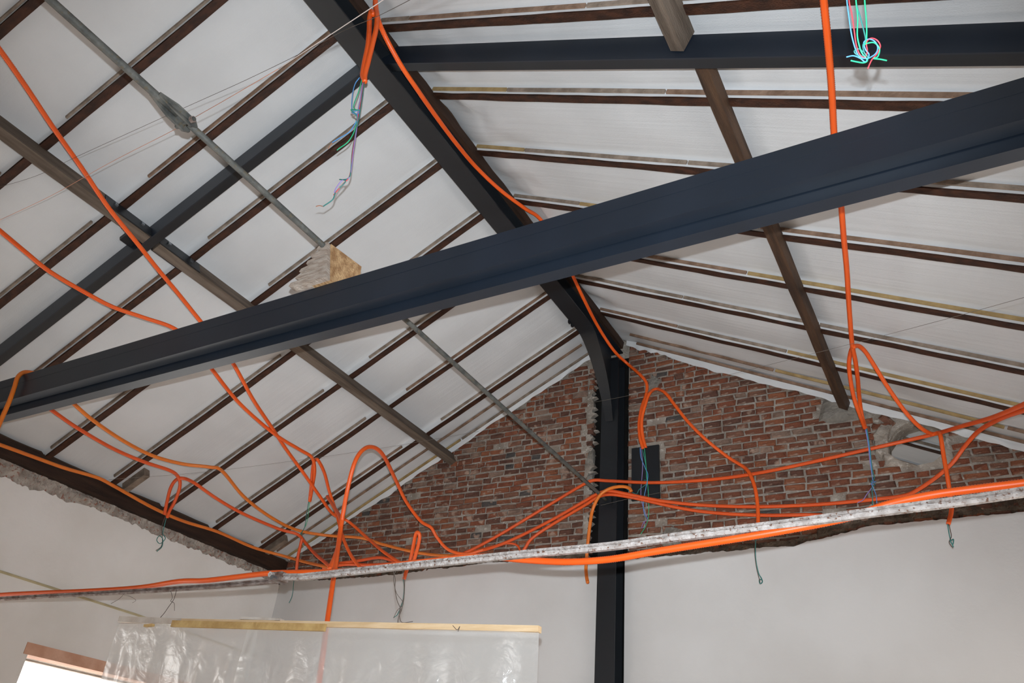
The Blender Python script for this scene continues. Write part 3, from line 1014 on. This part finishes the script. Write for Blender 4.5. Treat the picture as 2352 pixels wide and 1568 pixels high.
# broken timber block standing on the tie beam
t = thing('timber_block', W(-2.83, 2.5, 2.42), 'broken block of timber with fresh sawn side standing on the tie beam', 'timber block')
MB().hexa([W(-2.78, 2.40, 2.421), W(-2.655, 2.40, 2.421), W(-2.65, 2.61, 2.421), W(-2.78, 2.61, 2.421), W(-2.78, 2.40, 2.66), W(-2.708, 2.39, 2.678), W(-2.668, 2.61, 2.668), W(-2.78, 2.61, 2.655)]).build('sawn_body', M_freshwood, t)
rnd = random.Random(3)
zz = 2.421
for k in range(6):
    h = 0.0425
    xl0 = -2.925 + 0.025 * k + 0.016 * rnd.random()
    xr0 = -2.658 - 0.0095 * k
    poly = [W(xl0 + 0.03, 0, zz), W(xr0, 0, zz + 0.002), W(xr0 - 0.008, 0, zz + h - 0.002), W(xl0 + 0.06, 0, zz + h - 0.003), W(xl0 + 0.01, 0, zz + h - 0.012), W(xl0, 0, zz + 0.014)]
    poly = [Vector((p.x, 2.362 + 0.004 * rnd.random(), p.z)) for p in poly]
    mb = MB().prism(poly, (0, 0.045, 0))
    for v in mb.v:
        v.y += 0.006 * (rnd.random() - .5)
    mb.build('torn_layer', M_chalkwood, t)
    zz += h

# ---------------------------------------------------------------- white tie rod across the hall, close to the eye
YR = 3.10
t = thing('rusty_tie_rod', W(-2.5, YR, 1.08), 'thin rusty tie rod with peeling white paint spanning the hall', 'tie rod')
rp = [(-150, 1386), (0, 1375), (200, 1364), (420, 1351), (640, 1333), (900, 1306), (1200, 1276), (1400, 1258), (1552, 1237), (1800, 1208), (2000, 1181), (2200, 1156), (2352, 1134), (2500, 1112)]


def rodbar(pts, hw, hd):
    mb = MB()
    vs = []
    for p in pts:
        # an angle-like flat bar: upper and lower lip with a groove between
        for dy, dz in ((-hd, hw), (-hd - 0.003, hw * 0.35), (-hd + 0.006, hw * 0.2), (-hd + 0.006, -hw * 0.2), (-hd - 0.003, -hw * 0.35), (-hd, -hw), (hd, -hw), (hd, hw)):
            vs.append(Vector((p.x, p.y + dy, p.z + dz)))
    m = len(pts)
    fs = [(i * 8 + k, i * 8 + (k + 1) % 8, (i + 1) * 8 + (k + 1) % 8, (i + 1) * 8 + k) for i in range(m - 1) for k in range(8)]
    fs += [tuple(range(8)), tuple((m - 1) * 8 + k for k in range(8))]
    return mb.add(vs, fs)


full = crom([EYE + ray(x, y) * (YR / ray(x, y).y) for x, y in rp], 4)
full[0] = Vector((XL + 0.02, YR, full[0].z))
jx = (EYE + ray(645, 1333) * (YR / ray(645, 1333).y)).x
rodbar([p for p in full if p.x < jx] + [Vector((jx, YR, 1.6 + 1.095))], 0.013, 0.008).build('bar', M_rust, t)
rodbar([Vector((jx - 0.06, YR - 0.018, 1.6 + 1.097))] + [Vector((p.x, p.y - 0.018, p.z)) for p in full if p.x > jx] + [Vector((XR - 0.02, YR - 0.018, full[-1].z))], 0.0165, 0.010).build('bar', M_rod, t)
zj = 1.6 + 1.090
o = MB().box(jx - 0.05, jx + 0.035, YR - 0.04, YR + 0.02, zj - 0.02, zj + 0.026).build('joint_plate', M_rust, t)
MB().tube([(jx + 0.0, YR - 0.07, zj - 0.012), (jx + 0.0, YR + 0.03, zj - 0.012)], 0.014, 6).build('bolt', M_zinc, t)
MB().tube([(jx - 0.028, YR - 0.06, zj + 0.008), (jx - 0.028, YR + 0.03, zj + 0.008)], 0.016, 6).build('bolt', M_rod, t)

# ---------------------------------------------------------------- polythene curtain on battens hung from the rod
YC = 3.08


def cw(x, y, Y=YC): return EYE + ray(x, y) * (Y / ray(x, y).y)


t = thing('dust_curtain', cw(745, 1440), 'clear polythene dust curtain hanging from wooden battens', 'curtain')


def batten(p0, p1, h, d, name, m, Y):
    a, b = cw(*p0, Y), cw(*p1, Y)
    up = Vector((0, 0, 1))
    c = []
    for z_ in (-h / 2, h / 2):
        c += [a + up * z_ + Vector((0, -d / 2, 0)), b + up * z_ + Vector((0, -d / 2, 0)), b + up * z_ + Vector((0, d / 2, 0)), a + up * z_ + Vector((0, d / 2, 0))]
    return MB().hexa(c).build(name, m, t)


batten((277, 1422), (420, 1428), 0.032, 0.03, 'batten', M_greywood, YC)
batten((420, 1427), (1240, 1445), 0.026, 0.03, 'batten', M_pine, YC)
batten((396, 1432), (747, 1441), 0.034, 0.016, 'batten', M_osb, YC - 0.026)
batten((555, 1420), (648, 1424), 0.012, 0.03, 'batten', M_greywood, YC)
batten((333, 1437), (352, 1435), 0.012, 0.02, 'clip', M_osb, YC - 0.025)


def curtain(xl, xr, name, seed, tear=None, zbot=0.35):
    a, b = cw(*xl), cw(*xr)
    nx, nz = 90, 46
    vs = []; fs = []
    for i in range(nx + 1):
        k = i / nx
        top = a.lerp(b, k)
        for j in range(nz + 1):
            q = j / nz
            z_ = top.z + (zbot - top.z) * q
            X = top.x - 0.03 * q * (1 - 2 * k)
            dy = (0.035 * noise.noise((X * 3.2, q * 1.2, seed)) + 0.028 * noise.noise((X * 9, q * 1.5, seed + 2)) + 0.01 * noise.noise((X * 20, q * 9, seed + 4))) * min(1, q * 7)
            dy += 0.012 * abs(math.sin(X * 4.7 + 1.3 * q)) ** 12
            vs.append(Vector((X, YC - 0.012 + dy, z_)))
    n = nz + 1
    for i in range(nx):
        for j in range(nz):
            c = (vs[i * n + j] + vs[(i + 1) * n + j + 1]) / 2
            if tear and tear[0] < c.x < tear[1] and tear[2] < c.z < tear[3] and (c.x - tear[0]) / (tear[1] - tear[0]) > (c.z - tear[2]) / (tear[3] - tear[2]) * 0.9 - 0.05:
                continue
            fs.append((i * n + j, (i + 1) * n + j, (i + 1) * n + j + 1, i * n + j + 1))
    return MB().add(vs, fs).build(name, M_sheet, t, smooth=True)


tp = [cw(563, 1498), cw(590, 1450)]
curtain((276, 1432), (600, 1437), 'sheet', 3.0, (tp[0].x, tp[1].x, tp[0].z, tp[1].z))
curtain((575, 1438), (1238, 1452), 'sheet', 8.0)

# ---------------------------------------------------------------- orange conduits
RC = 0.0155


def conduit(label, runs, wires=(), m=None, group=None, r=RC, ribs=0.012, name='orange_conduit', seg=8, on=(), pre=()):
    paths = [path(p) for p in runs]
    for wh, ln in on: paths[0] = run_on(paths[0], wh, ln)
    if pre: paths[0] = crom(list(pre) + [paths[0][0]], 5)[:-1] + paths[0]
    t = thing(name, paths[0][0], label, 'conduit', group)
    for p in paths:
        MB().tube(p, r, seg, ribs=ribs).build('tube', m or M_orange, t, smooth=True)
    for col, rad, pts in wires:
        MB().tube(path(pts, 5), rad * 1.3, 5).build('wire', M_wire[col], t, smooth=True)
    return t


XC = ('X', -2.60)
conduit('long orange conduit slung along the steel ridge beam to the brick gable', [
    [(858, -60, ('X', -2.50)), (862, 0, ('X', -2.46)), (872, 55, ('X', -2.40)), (915, 140, ('X', -2.38)), (960, 208, ('X', -2.40)), (1005, 272, ('X', -2.47)), (1050, 332, ('X', -2.54)), (1095, 385, XC), (1150, 437, ('X', -2.57)), (1205, 478, ('X', -2.52)), (1240, 502, ('X', -2.5)), (1282, 562, ('X', -2.50)), (1316, 634, ('X', -2.52)), (1345, 695, ('X', -2.56)), (1375, 752, ('Y', 5.7)), (1410, 805, ('Y', 6.0)), (1440, 834, ('Y', 6.2)), (1468, 858, 0.965), (1485, 880, .965), (1484, 905, .965), (1474, 935, .96), (1468, 972, .96), (1470, 1005, .96), (1477, 1030, .96)]],
    [('blue', .0024, [(1470, 1028, .96), (1472, 1050), (1482, 1075), (1488, 1095), (1478, 1150), (1480, 1180), (1488, 1190, .97)]),
     ('green', .0024, [(1480, 1028, .96), (1483, 1060), (1486, 1100), (1489, 1130), (1490, 1180), (1484, 1205), (1472, 1226, .97)]),
     ('teal', .0026, [(1474, 1028, .96), (1484, 1070), (1485, 1098), (1491, 1108), (1482, 1112), (1480, 1102), (1488, 1108), (1468, 1124), (1462, 1134), (1448, 1128), (1436, 1120, .96)]),
     ('violet', .0022, [(1472, 1028, .96), (1476, 1070), (1472, 1130), (1476, 1160), (1486, 1190), (1478, 1200), (1474, 1212), (1484, 1206), (1478, 1198, .97)])], pre=(W(-2.60, -2.5, 4.10), W(-2.58, -1.0, 4.08), W(-2.56, 0.2, 4.05), W(-2.53, 1.1, 4.02)))
conduit('orange conduit arching off the ridge conduit down over the red brick', [
    [(1483, 1028, .962), (1476, 1000), (1474, 965), (1482, 930), (1492, 903), (1508, 893, .965), (1528, 902), (1550, 930), (1580, 968), (1620, 1008), (1670, 1048), (1708, 1072, .97), (1722, 1088), (1734, 1120, .96), (1740, 1160), (1741, 1200), (1738, 1226, .95)]],
    [('teal', .0032, [(1737, 1222, .95), (1735, 1255), (1736, 1285), (1742, 1315), (1749, 1328), (1751, 1336), (1746, 1340), (1744, 1332), (1750, 1330, .95)]), ('dark', .0022, [(1737, 1222, .95), (1733, 1260), (1737, 1300), (1746, 1338, .95)])])
# pair hanging at the near end of the ridge
yn = ('Y', 2.02)
conduit('pair of orange conduits hanging from the ridge with loose coloured wires', [
    [(868, -40, ('Y', 2.08)), (862, 5, ('Y', 2.05)), (866, 35, yn), (864, 65, yn), (856, 100, yn), (846, 140, yn), (838, 172, yn), (838, 188, yn)],
    [(838, 184, yn), (833, 172, yn), (838, 140, yn), (845, 105, yn), (848, 70, yn), (849, 42, yn), (853, 26, yn), (858, 34, yn)]],
    [('blue', .0022, [(826, 178, yn), (816, 192, yn), (810, 215, yn), (808, 245, yn), (812, 256, yn), (825, 252, yn), (822, 262, yn), (808, 258, yn), (822, 268, yn), (812, 290, yn), (800, 305, yn), (778, 318, yn), (762, 328, yn)]),
     ('green', .0024, [(832, 180, yn), (824, 210, yn), (812, 246, yn), (826, 254, yn), (806, 252, yn), (820, 268, yn), (814, 300, yn), (800, 325, yn), (780, 340, yn), (774, 345, yn)]),
     ('violet', .0022, [(834, 184, yn), (828, 225, yn), (822, 255, yn), (820, 290, yn), (812, 345, yn), (808, 380, yn), (802, 408, yn), (786, 414, yn), (772, 432, yn), (768, 442, yn)]),
     ('red', .0020, [(836, 186, yn), (830, 230, yn), (824, 258, yn), (818, 300, yn), (810, 345, yn), (806, 390, yn), (800, 410, yn), (790, 420, yn), (766, 448, yn)]),
     ('teal', .0024, [(837, 186, yn), (832, 225, yn), (826, 262, yn), (818, 300, yn), (809, 350, yn), (805, 400, yn), (795, 412, yn), (780, 412, yn), (794, 416, yn), (772, 440, yn), (764, 458, yn), (742, 474, yn)]),
     ('copper', .0016, [(764, 326, yn), (756, 338, yn), (754, 342, yn)]),
     ('copper', .0018, [(742, 474, yn), (734, 472, yn), (726, 474, yn)])], pre=(W(-2.62, 0.9, 4.10), W(-2.60, 1.3, 4.08)))

conduit('orange conduit running down in front of the steel rafter and purlin to the gable corner', [
    [(-60, 40, .93), (0, 115, .93), (60, 200, .93), (120, 290, .93), (185, 382, .93), (250, 478, .925), (310, 552, .92), (360, 615, .92), (410, 675, .92), (460, 737, .92), (500, 785, .92), (540, 842, .92), (580, 915, .92), (622, 978, .93), (660, 1035, .94), (700, 1090, .93), (735, 1140, .92), (765, 1180, .92), (800, 1197, .92), (845, 1236, .92), (880, 1266, .9), (925, 1296, .88)]], on=(('start', 6),))
conduit('orange conduit crossing the foot of the roof and looping beside the purlin end', [
    [(-50, 490, .9), (0, 530, .91), (60, 580, .92), (115, 624, .92), (200, 674, .92), (260, 705, .92), (330, 729, .92), (400, 754, .92), (445, 795, .92), (490, 852, .92), (540, 915, .93), (590, 963, .93), (640, 1003, .93), (690, 1033, .93), (716, 1050, .93), (723, 1078, .93), (718, 1115, .93), (712, 1150, .93)]],
    [('teal', .0028, [(709, 1152, .93), (704, 1180), (700, 1210), (692, 1225), (700, 1240), (697, 1250, .93)]), ('green', .0022, [(711, 1152, .93), (706, 1195), (696, 1218), (688, 1232, .93)])], on=(('start', 6),))
conduit('orange conduit rising from the rod into a narrow loop and fanning to the corner', [
    [(711, 1150, .928), (715, 1110), (718, 1075), (722, 1058), (730, 1056, .93), (745, 1085), (757, 1130, .92), (772, 1175, .9), (782, 1215), (792, 1245), (808, 1278), (828, 1304, .84)]])
conduit('orange conduit bent over the steel tie beam beside the window wall', [
    [(150, 905, ('Y', 2.66)), (110, 868, ('Y', 2.62)), (78, 857, ('Y', 2.5)), (55, 855, ('Y', 2.42)), (41, 866, ('Y', 2.385)), (33, 890, ('Y', 2.385)), (20, 925, ('Y', 2.385)), (0, 970, ('Y', 2.385)), (-30, 1040, ('Y', 2.385))]], m=M_orange_b, on=(('end', 3),))
conduit('faded orange conduit drooping across the roof foot to the brick corner', [
    [(120, 880, .93), (175, 932, .94), (215, 966, .94), (280, 1010, .945), (350, 1046, .945), (420, 1065, .945), (480, 1072, .94), (510, 1081, .94), (560, 1140, .94), (620, 1186, .94), (680, 1216, .94), (750, 1229, .93), (830, 1235, .94), (880, 1250, .95), (950, 1267, .955), (1010, 1275, .955), (1075, 1275, .95)]], m=M_orange_b)
conduit('red-orange conduit ending in a small upright loop in front of the wall plate', [
    [(60, 900, .93), (122, 944, .95), (180, 984, .95), (260, 1030, .95), (330, 1060, .95), (390, 1080, .95), (410, 1096, .95), (413, 1118, .95), (402, 1150, .95), (390, 1172, .95), (384, 1188, .95)]],
    [('teal', .0028, [(383, 1186, .95), (378, 1205), (374, 1225), (380, 1236), (368, 1248), (360, 1240), (366, 1230), (374, 1238), (372, 1255), (360, 1266, .95)]), ('dark', .0024, [(380, 1184, .95), (372, 1210), (373, 1240), (370, 1255), (358, 1264, .95)])], m=M_orange_c)
conduit('red-orange conduit leaving the small upright loop for the gable corner', [
    [(378, 1180, .948), (384, 1150), (392, 1120), (404, 1102), (420, 1098, .948), (445, 1108), (500, 1146, .945), (560, 1180, .94), (640, 1214, .93), (682, 1226, .92), (700, 1244, .91), (722, 1270, .88), (757, 1300, .84)]], m=M_orange_c)
conduit('short red-orange conduit end dropping behind the tie rod', [
    [(694, 1236, .915), (690, 1252), (684, 1280), (681, 1308), (679, 1325, .9)]],
    [('teal', .0026, [(676, 1322, .9), (674, 1345), (671, 1368), (664, 1384, .9)])], m=M_orange_c)
conduit('faded orange conduit lying along the dark wall plate', [
    [(-60, 1000, .965), (0, 1021, .97), (80, 1050, .97), (150, 1075, .97), (222, 1096, .97), (260, 1115, .97), (350, 1165, .97), (420, 1196, .97), (500, 1221, .97), (580, 1256, .965), (650, 1276, .95), (700, 1290, .92), (757, 1303, .86)]], m=M_orange_b, on=(('start', 5),))
conduit('orange conduit rising from behind the curtain into a tall arch', [
    [(728, 1600, .52), (742, 1500, .53), (752, 1425, .55), (765, 1335, .57), (772, 1290, .59), (783, 1210, .62), (800, 1115, .66), (820, 1050, .69), (848, 1026, .72), (878, 1042, .75), (908, 1100, .8), (932, 1150, .84), (965, 1195, .88), (990, 1211, .9), (1004, 1234, .91), (1030, 1262, .92), (1070, 1272, .93), (1110, 1262, .94)]], on=(('start', 2),))
conduit('orange conduit standing beside the tall arch and sinking behind the rod', [
    [(757, 1306, .62), (772, 1270, .64), (783, 1225, .68), (781, 1190, .75), (768, 1165, .82), (752, 1140, .88)]])
conduit('orange conduit rising to the post and running on past the round wall opening', [
    [(1030, 1280, .94), (1075, 1266, .95), (1150, 1226, .96), (1250, 1166, .97), (1330, 1118, .972), (1362, 1103, .968), (1400, 1104, .967), (1500, 1108, .975), (1620, 1102, .975), (1730, 1088, .97), (1850, 1064, .96), (2000, 1030, .95), (2140, 998, .94), (2210, 978, .92), (2280, 958, .9), (2352, 928, .88), (2420, 895, .86)]], m=M_orange_c, on=(('end', 3),))
conduit('orange conduit draped over the tie bar end and along the foot of the brick', [
    [(1000, 1290, .93), (1060, 1276, .95), (1150, 1250, .96), (1250, 1203, .965), (1340, 1152, .965), (1372, 1134, .962), (1400, 1127, .96), (1440, 1134, .962), (1520, 1150, .97), (1620, 1160, .975), (1740, 1163, .975), (1880, 1158, .975), (2010, 1146, .97), (2075, 1138, .965), (2105, 1126, .96), (2150, 1096, .95), (2188, 1062, .94), (2218, 1022, .93), (2250, 988, .92), (2300, 960, .9), (2352, 942, .88), (2420, 920, .86)]], m=M_orange_c, on=(('end', 3),))
conduit('red-orange conduit hugging the one on the tie bar end, sagging to the plaster edge', [
    [(1200, 1268, .965), (1208, 1255), (1222, 1236), (1262, 1208, .968), (1340, 1162, .968), (1385, 1137, .962), (1440, 1140, .965), (1560, 1166, .977), (1650, 1178, .98), (1760, 1183, .98), (1870, 1182, .98), (1950, 1190, .98)]], m=M_orange_c)
conduit('thin red-orange conduit curling at the plaster edge under the brick', [
    [(1196, 1268, .972), (1190, 1254), (1178, 1248), (1160, 1248), (1130, 1255), (1090, 1266), (1030, 1282, .96)]], m=M_orange_c, r=0.011)
conduit('faded orange conduit hooked over the tie bar end with its tail hanging down', [
    [(1450, 1128, .955), (1444, 1120), (1425, 1117), (1400, 1122, .955), (1378, 1137), (1362, 1168, .96), (1355, 1205), (1350, 1250), (1346, 1300), (1347, 1322), (1350, 1338, .96)]], m=M_orange_b)
conduit('small orange loop of conduit behind the rod below the tall arch', [
    [(928, 1330, .8), (934, 1310, .8), (945, 1275, .8), (954, 1230), (959, 1222), (964, 1230), (960, 1255), (950, 1290, .8)]],
    [('teal', .0024, [(926, 1328, .8), (928, 1350), (925, 1380), (918, 1400), (912, 1412), (904, 1418, .8)]), ('dark', .0020, [(930, 1328, .8), (928, 1370), (922, 1400), (914, 1424), (918, 1440, .8)])])
conduit('red-orange conduit creeping along the plaster edge below the tall arch', [
    [(740, 1306, .88), (790, 1296, .9), (850, 1297, .9), (920, 1293, .9), (1000, 1286, .93)],
    [(780, 1293, .9), (820, 1288), (860, 1281), (880, 1281), (905, 1288), (925, 1293, .9)]], m=M_orange_c)
conduit('upright orange conduit hanging in front of the purlin above the wall opening', [
    [(1888, -60, .93), (1892, 0, .93), (1901, 90, .92), (1910, 200, .92), (1916, 310, .92), (1924, 390, .92), (1932, 470, .92), (1938, 545, .92), (1945, 620, .925), (1950, 700, .93), (1957, 788, .93), (1965, 830, .93), (1970, 870, .93), (1974, 915, .935), (1980, 955, .935), (1988, 984, .935)]],
    [('violet', .0024, [(1987, 982, .935), (1994, 1020), (1998, 1060), (2004, 1100), (2000, 1112), (2008, 1108), (2002, 1120), (1990, 1136), (1982, 1148), (1970, 1154, .935)]),
     ('teal', .0030, [(1991, 982, .935), (1998, 1030), (2003, 1075), (2008, 1098), (2000, 1106), (2010, 1112), (2003, 1118), (2004, 1140), (2003, 1162, .935)]),
     ('blue', .0022, [(1989, 982, .935), (1996, 1025), (2001, 1070), (2005, 1102), (2012, 1106), (2002, 1110), (2012, 1135), (2014, 1155, .935)])], on=(('start', 3),))
conduit('orange conduit tied beside the upright one, bowed out like a bracket', [
    [(1986, 982, .932), (1976, 955), (1962, 915), (1953, 870), (1950, 835), (1954, 808), (1960, 794, .93)]])
conduit('orange conduit branching off the upright one past the round wall opening', [
    [(1960, 796, .927), (1972, 794), (1988, 808), (2010, 842), (2040, 890), (2080, 946), (2115, 982), (2140, 996, .93), (2156, 994), (2161, 1005), (2168, 1050), (2176, 1095), (2184, 1150), (2185, 1175), (2178, 1203, .92)]],
    [('teal', .0028, [(2176, 1200, .92), (2180, 1225), (2184, 1240), (2190, 1238), (2188, 1250), (2182, 1240), (2190, 1256, .92)]), ('dark', .0020, [(2179, 1202, .92), (2185, 1230), (2180, 1245), (2189, 1258, .92)])])
# conduit twined round the tie rod
conduit('thick ribbed orange conduit twined along the rusty tie rod', [
    [(-100, 1380, ('Y', YR + .03)), (0, 1366, ('Y', YR + .03)), (200, 1357, ('Y', YR + .03)), (320, 1349, ('Y', YR + .03)), (410, 1335, ('Y', YR + .02)), (470, 1333, ('Y', YR + .02)), (540, 1325, ('Y', YR + .03)), (620, 1316, ('Y', YR + .03)), (700, 1314, ('Y', YR + .03)), (800, 1311, ('Y', YR + .03)), (900, 1298, ('Y', YR + .03)), (1000, 1287, ('Y', YR + .03)), (1080, 1279, ('Y', YR + .03)), (1140, 1279, ('Y', YR + .04)), (1200, 1285, ('Y', YR + .02)), (1300, 1290, ('Y', YR - .01)), (1400, 1284, ('Y', YR - .02)), (1500, 1267, ('Y', YR - .02)), (1600, 1251, ('Y', YR - .02)), (1700, 1235, ('Y', YR - .02)), (1800, 1218, ('Y', YR - .01)), (1900, 1199, ('Y', YR + .01)), (1970, 1182, ('Y', YR + .03)), (2030, 1161, ('Y', YR + .03)), (2090, 1146, ('Y', YR + .02)), (2160, 1133, ('Y', YR + .01)), (2260, 1120, ('Y', YR)), (2352, 1109, ('Y', YR)), (2450, 1095, ('Y', YR))]], ribs=0.0095, seg=12, r=0.0155, on=(('start', 4), ('end', 3)))

# ---------------------------------------------------------------- loose wires and strings
D = ('D', 1.8)


def wirething(label, items, name='wire_bundle', cat='wire', on=None):
    t = None
    for col, rad, pts in items:
        p = path(pts, 6)
        if on: p = run_on(p, on, 5)
        if t is None:
            t = thing(name, p[0], label, cat)
        MB().tube(p, rad, 6).build('strand', M_wire[col], t, smooth=True)
    return t


wirething('bundle of red, blue and green wires ending in a loose knot before the steel rafter', [
    ('blue', .0016, [(1942, -60, D), (1945, 0, D), (1950, 40, D), (1956, 80, D), (1964, 110, D), (1972, 128, D), (1984, 134, D), (1998, 132, D), (2012, 122, D), (2016, 108, D), (2008, 94, D), (1994, 90, D), (1984, 98, D), (1988, 114, D), (1996, 126, D), (1988, 142, D), (1976, 134, D), (1960, 128, D), (1944, 131, D)]),
    ('red', .0016, [(1947, -60, D), (1950, 0, D), (1956, 30, D), (1962, 70, D), (1966, 100, D), (1974, 124, D), (1986, 132, D), (1992, 118, D), (1990, 98, D), (2000, 88, D), (2014, 92, D), (2022, 106, D), (2014, 124, D), (2002, 138, D), (1993, 158, D)]),
    ('green', .0018, [(1964, -60, D), (1966, 0, D), (1970, 40, D), (1969, 80, D), (1974, 106, D), (1980, 122, D), (1992, 138, D), (1984, 144, D), (1968, 142, D), (1954, 139, D)]),
    ('teal', .0016, [(1968, -60, D), (1966, 0, D), (1976, 40, D), (1984, 70, D), (1988, 92, D), (1982, 104, D), (1986, 122, D), (1998, 134, D), (1990, 128, D), (1972, 128, D), (1962, 118, D), (1972, 112, D), (1984, 120, D)]),
    ('green', .0018, [(1984, -60, D), (1986, 0, D), (1990, 50, D), (1990, 90, D), (1984, 104, D), (1990, 100, D), (2008, 98, D), (2020, 112, D), (2016, 130, D), (2006, 134, D), (2022, 136, D), (2037, 139, D)])], on='start')
wirething('pale copper wire stretched from the ridge down over the purlin', [('copper', .0013, [(-40, 525, .93), (0, 505, .92), (120, 448, .88), (250, 375, .82), (400, 298, .75), (450, 268, .7), (520, 228, .65), (640, 158, .58)]), ('pale', .0014, [(640, 158, .58), (700, 118, .54), (780, 66, .49), (880, 0, .44), (960, -55, .40), (1100, -150, .34), (1300, -290, .30)])], 'stretched_wire')
wirething('thin dark wire stretched beside the pale copper wire', [('dark', .0010, [(-40, 440, .93), (80, 405, .92), (180, 358, .88), (400, 258, .78), (560, 186, .7), (700, 118, .62), (790, 70, .57), (866, 38, .53), (980, -20, .48)])], 'stretched_wire', on='end')
wirething('taut grey string above the wall plate and conduits', [('grey', .0012, [(250, 1101, .93), (466, 1084, .92), (697, 1055, .92), (900, 1025, .94), (1100, 990, .96)])], 'taut_string', 'string')
wirething('taut grey string passing the dark purlin and the upright conduit', [('grey', .0011, [(1340, 928, .95), (1440, 909, .94), (1640, 868, .9), (1800, 829, .88), (2100, 752, .84), (2352, 683, .8), (2440, 658, .78)])], 'taut_string', 'string', on='end')
wirething('fine string along the foot of the brick by the post', [('grey', .0010, [(1380, 1160, .96), (1440, 1146, .96), (1520, 1130, .97), (1620, 1108, .97)])], 'taut_string', 'string')
YW = ('Y', 3.09)
wirething('twisted rusty wire carrying the curtain batten with the pale clip', [('dark', .0018, [(406, 1352, YW), (402, 1368, YW), (398, 1378, YW), (388, 1392, YW), (377, 1408, YW), (367, 1420, YW), (364, 1432, YW)]), ('dark', .0014, [(392, 1356, YW), (396, 1372, YW), (392, 1380, YW), (400, 1385, YW), (401, 1402, YW)])], 'suspension_wire')
wirething('rusty wires carrying the pale pine batten below the small conduit loop', [('dark', .0018, [(902, 1308, YW), (908, 1330, YW), (907, 1350, YW), (912, 1378, YW), (920, 1400, YW), (914, 1425, YW), (917, 1448, YW)]), ('dark', .0014, [(912, 1306, YW), (904, 1325, YW), (910, 1360, YW), (926, 1385, YW), (912, 1402, YW), (904, 1419, YW)]), ('dark', .0014, [(925, 1305, YW), (928, 1340, YW), (927, 1372, YW), (918, 1400, YW), (922, 1428, YW), (948, 1427, YW)])], 'suspension_wire')
wirething('loose curl of thin wire sticking out below the rusty rod', [('dark', .0012, [(286, 1362, YW), (275, 1374, YW), (262, 1382, YW), (255, 1386, YW)]), ('dark', .0010, [(284, 1366, YW), (300, 1370, YW), (312, 1378, YW), (304, 1384, YW)])], 'wire_scrap')
wirething('bent nail tie on the pale pine batten', [('dark', .0014, [(1040, 1436, ('Y', 3.05)), (1050, 1446, ('Y', 3.05)), (1056, 1438, ('Y', 3.05)), (1052, 1450, ('Y', 3.05))])], 'wire_scrap')
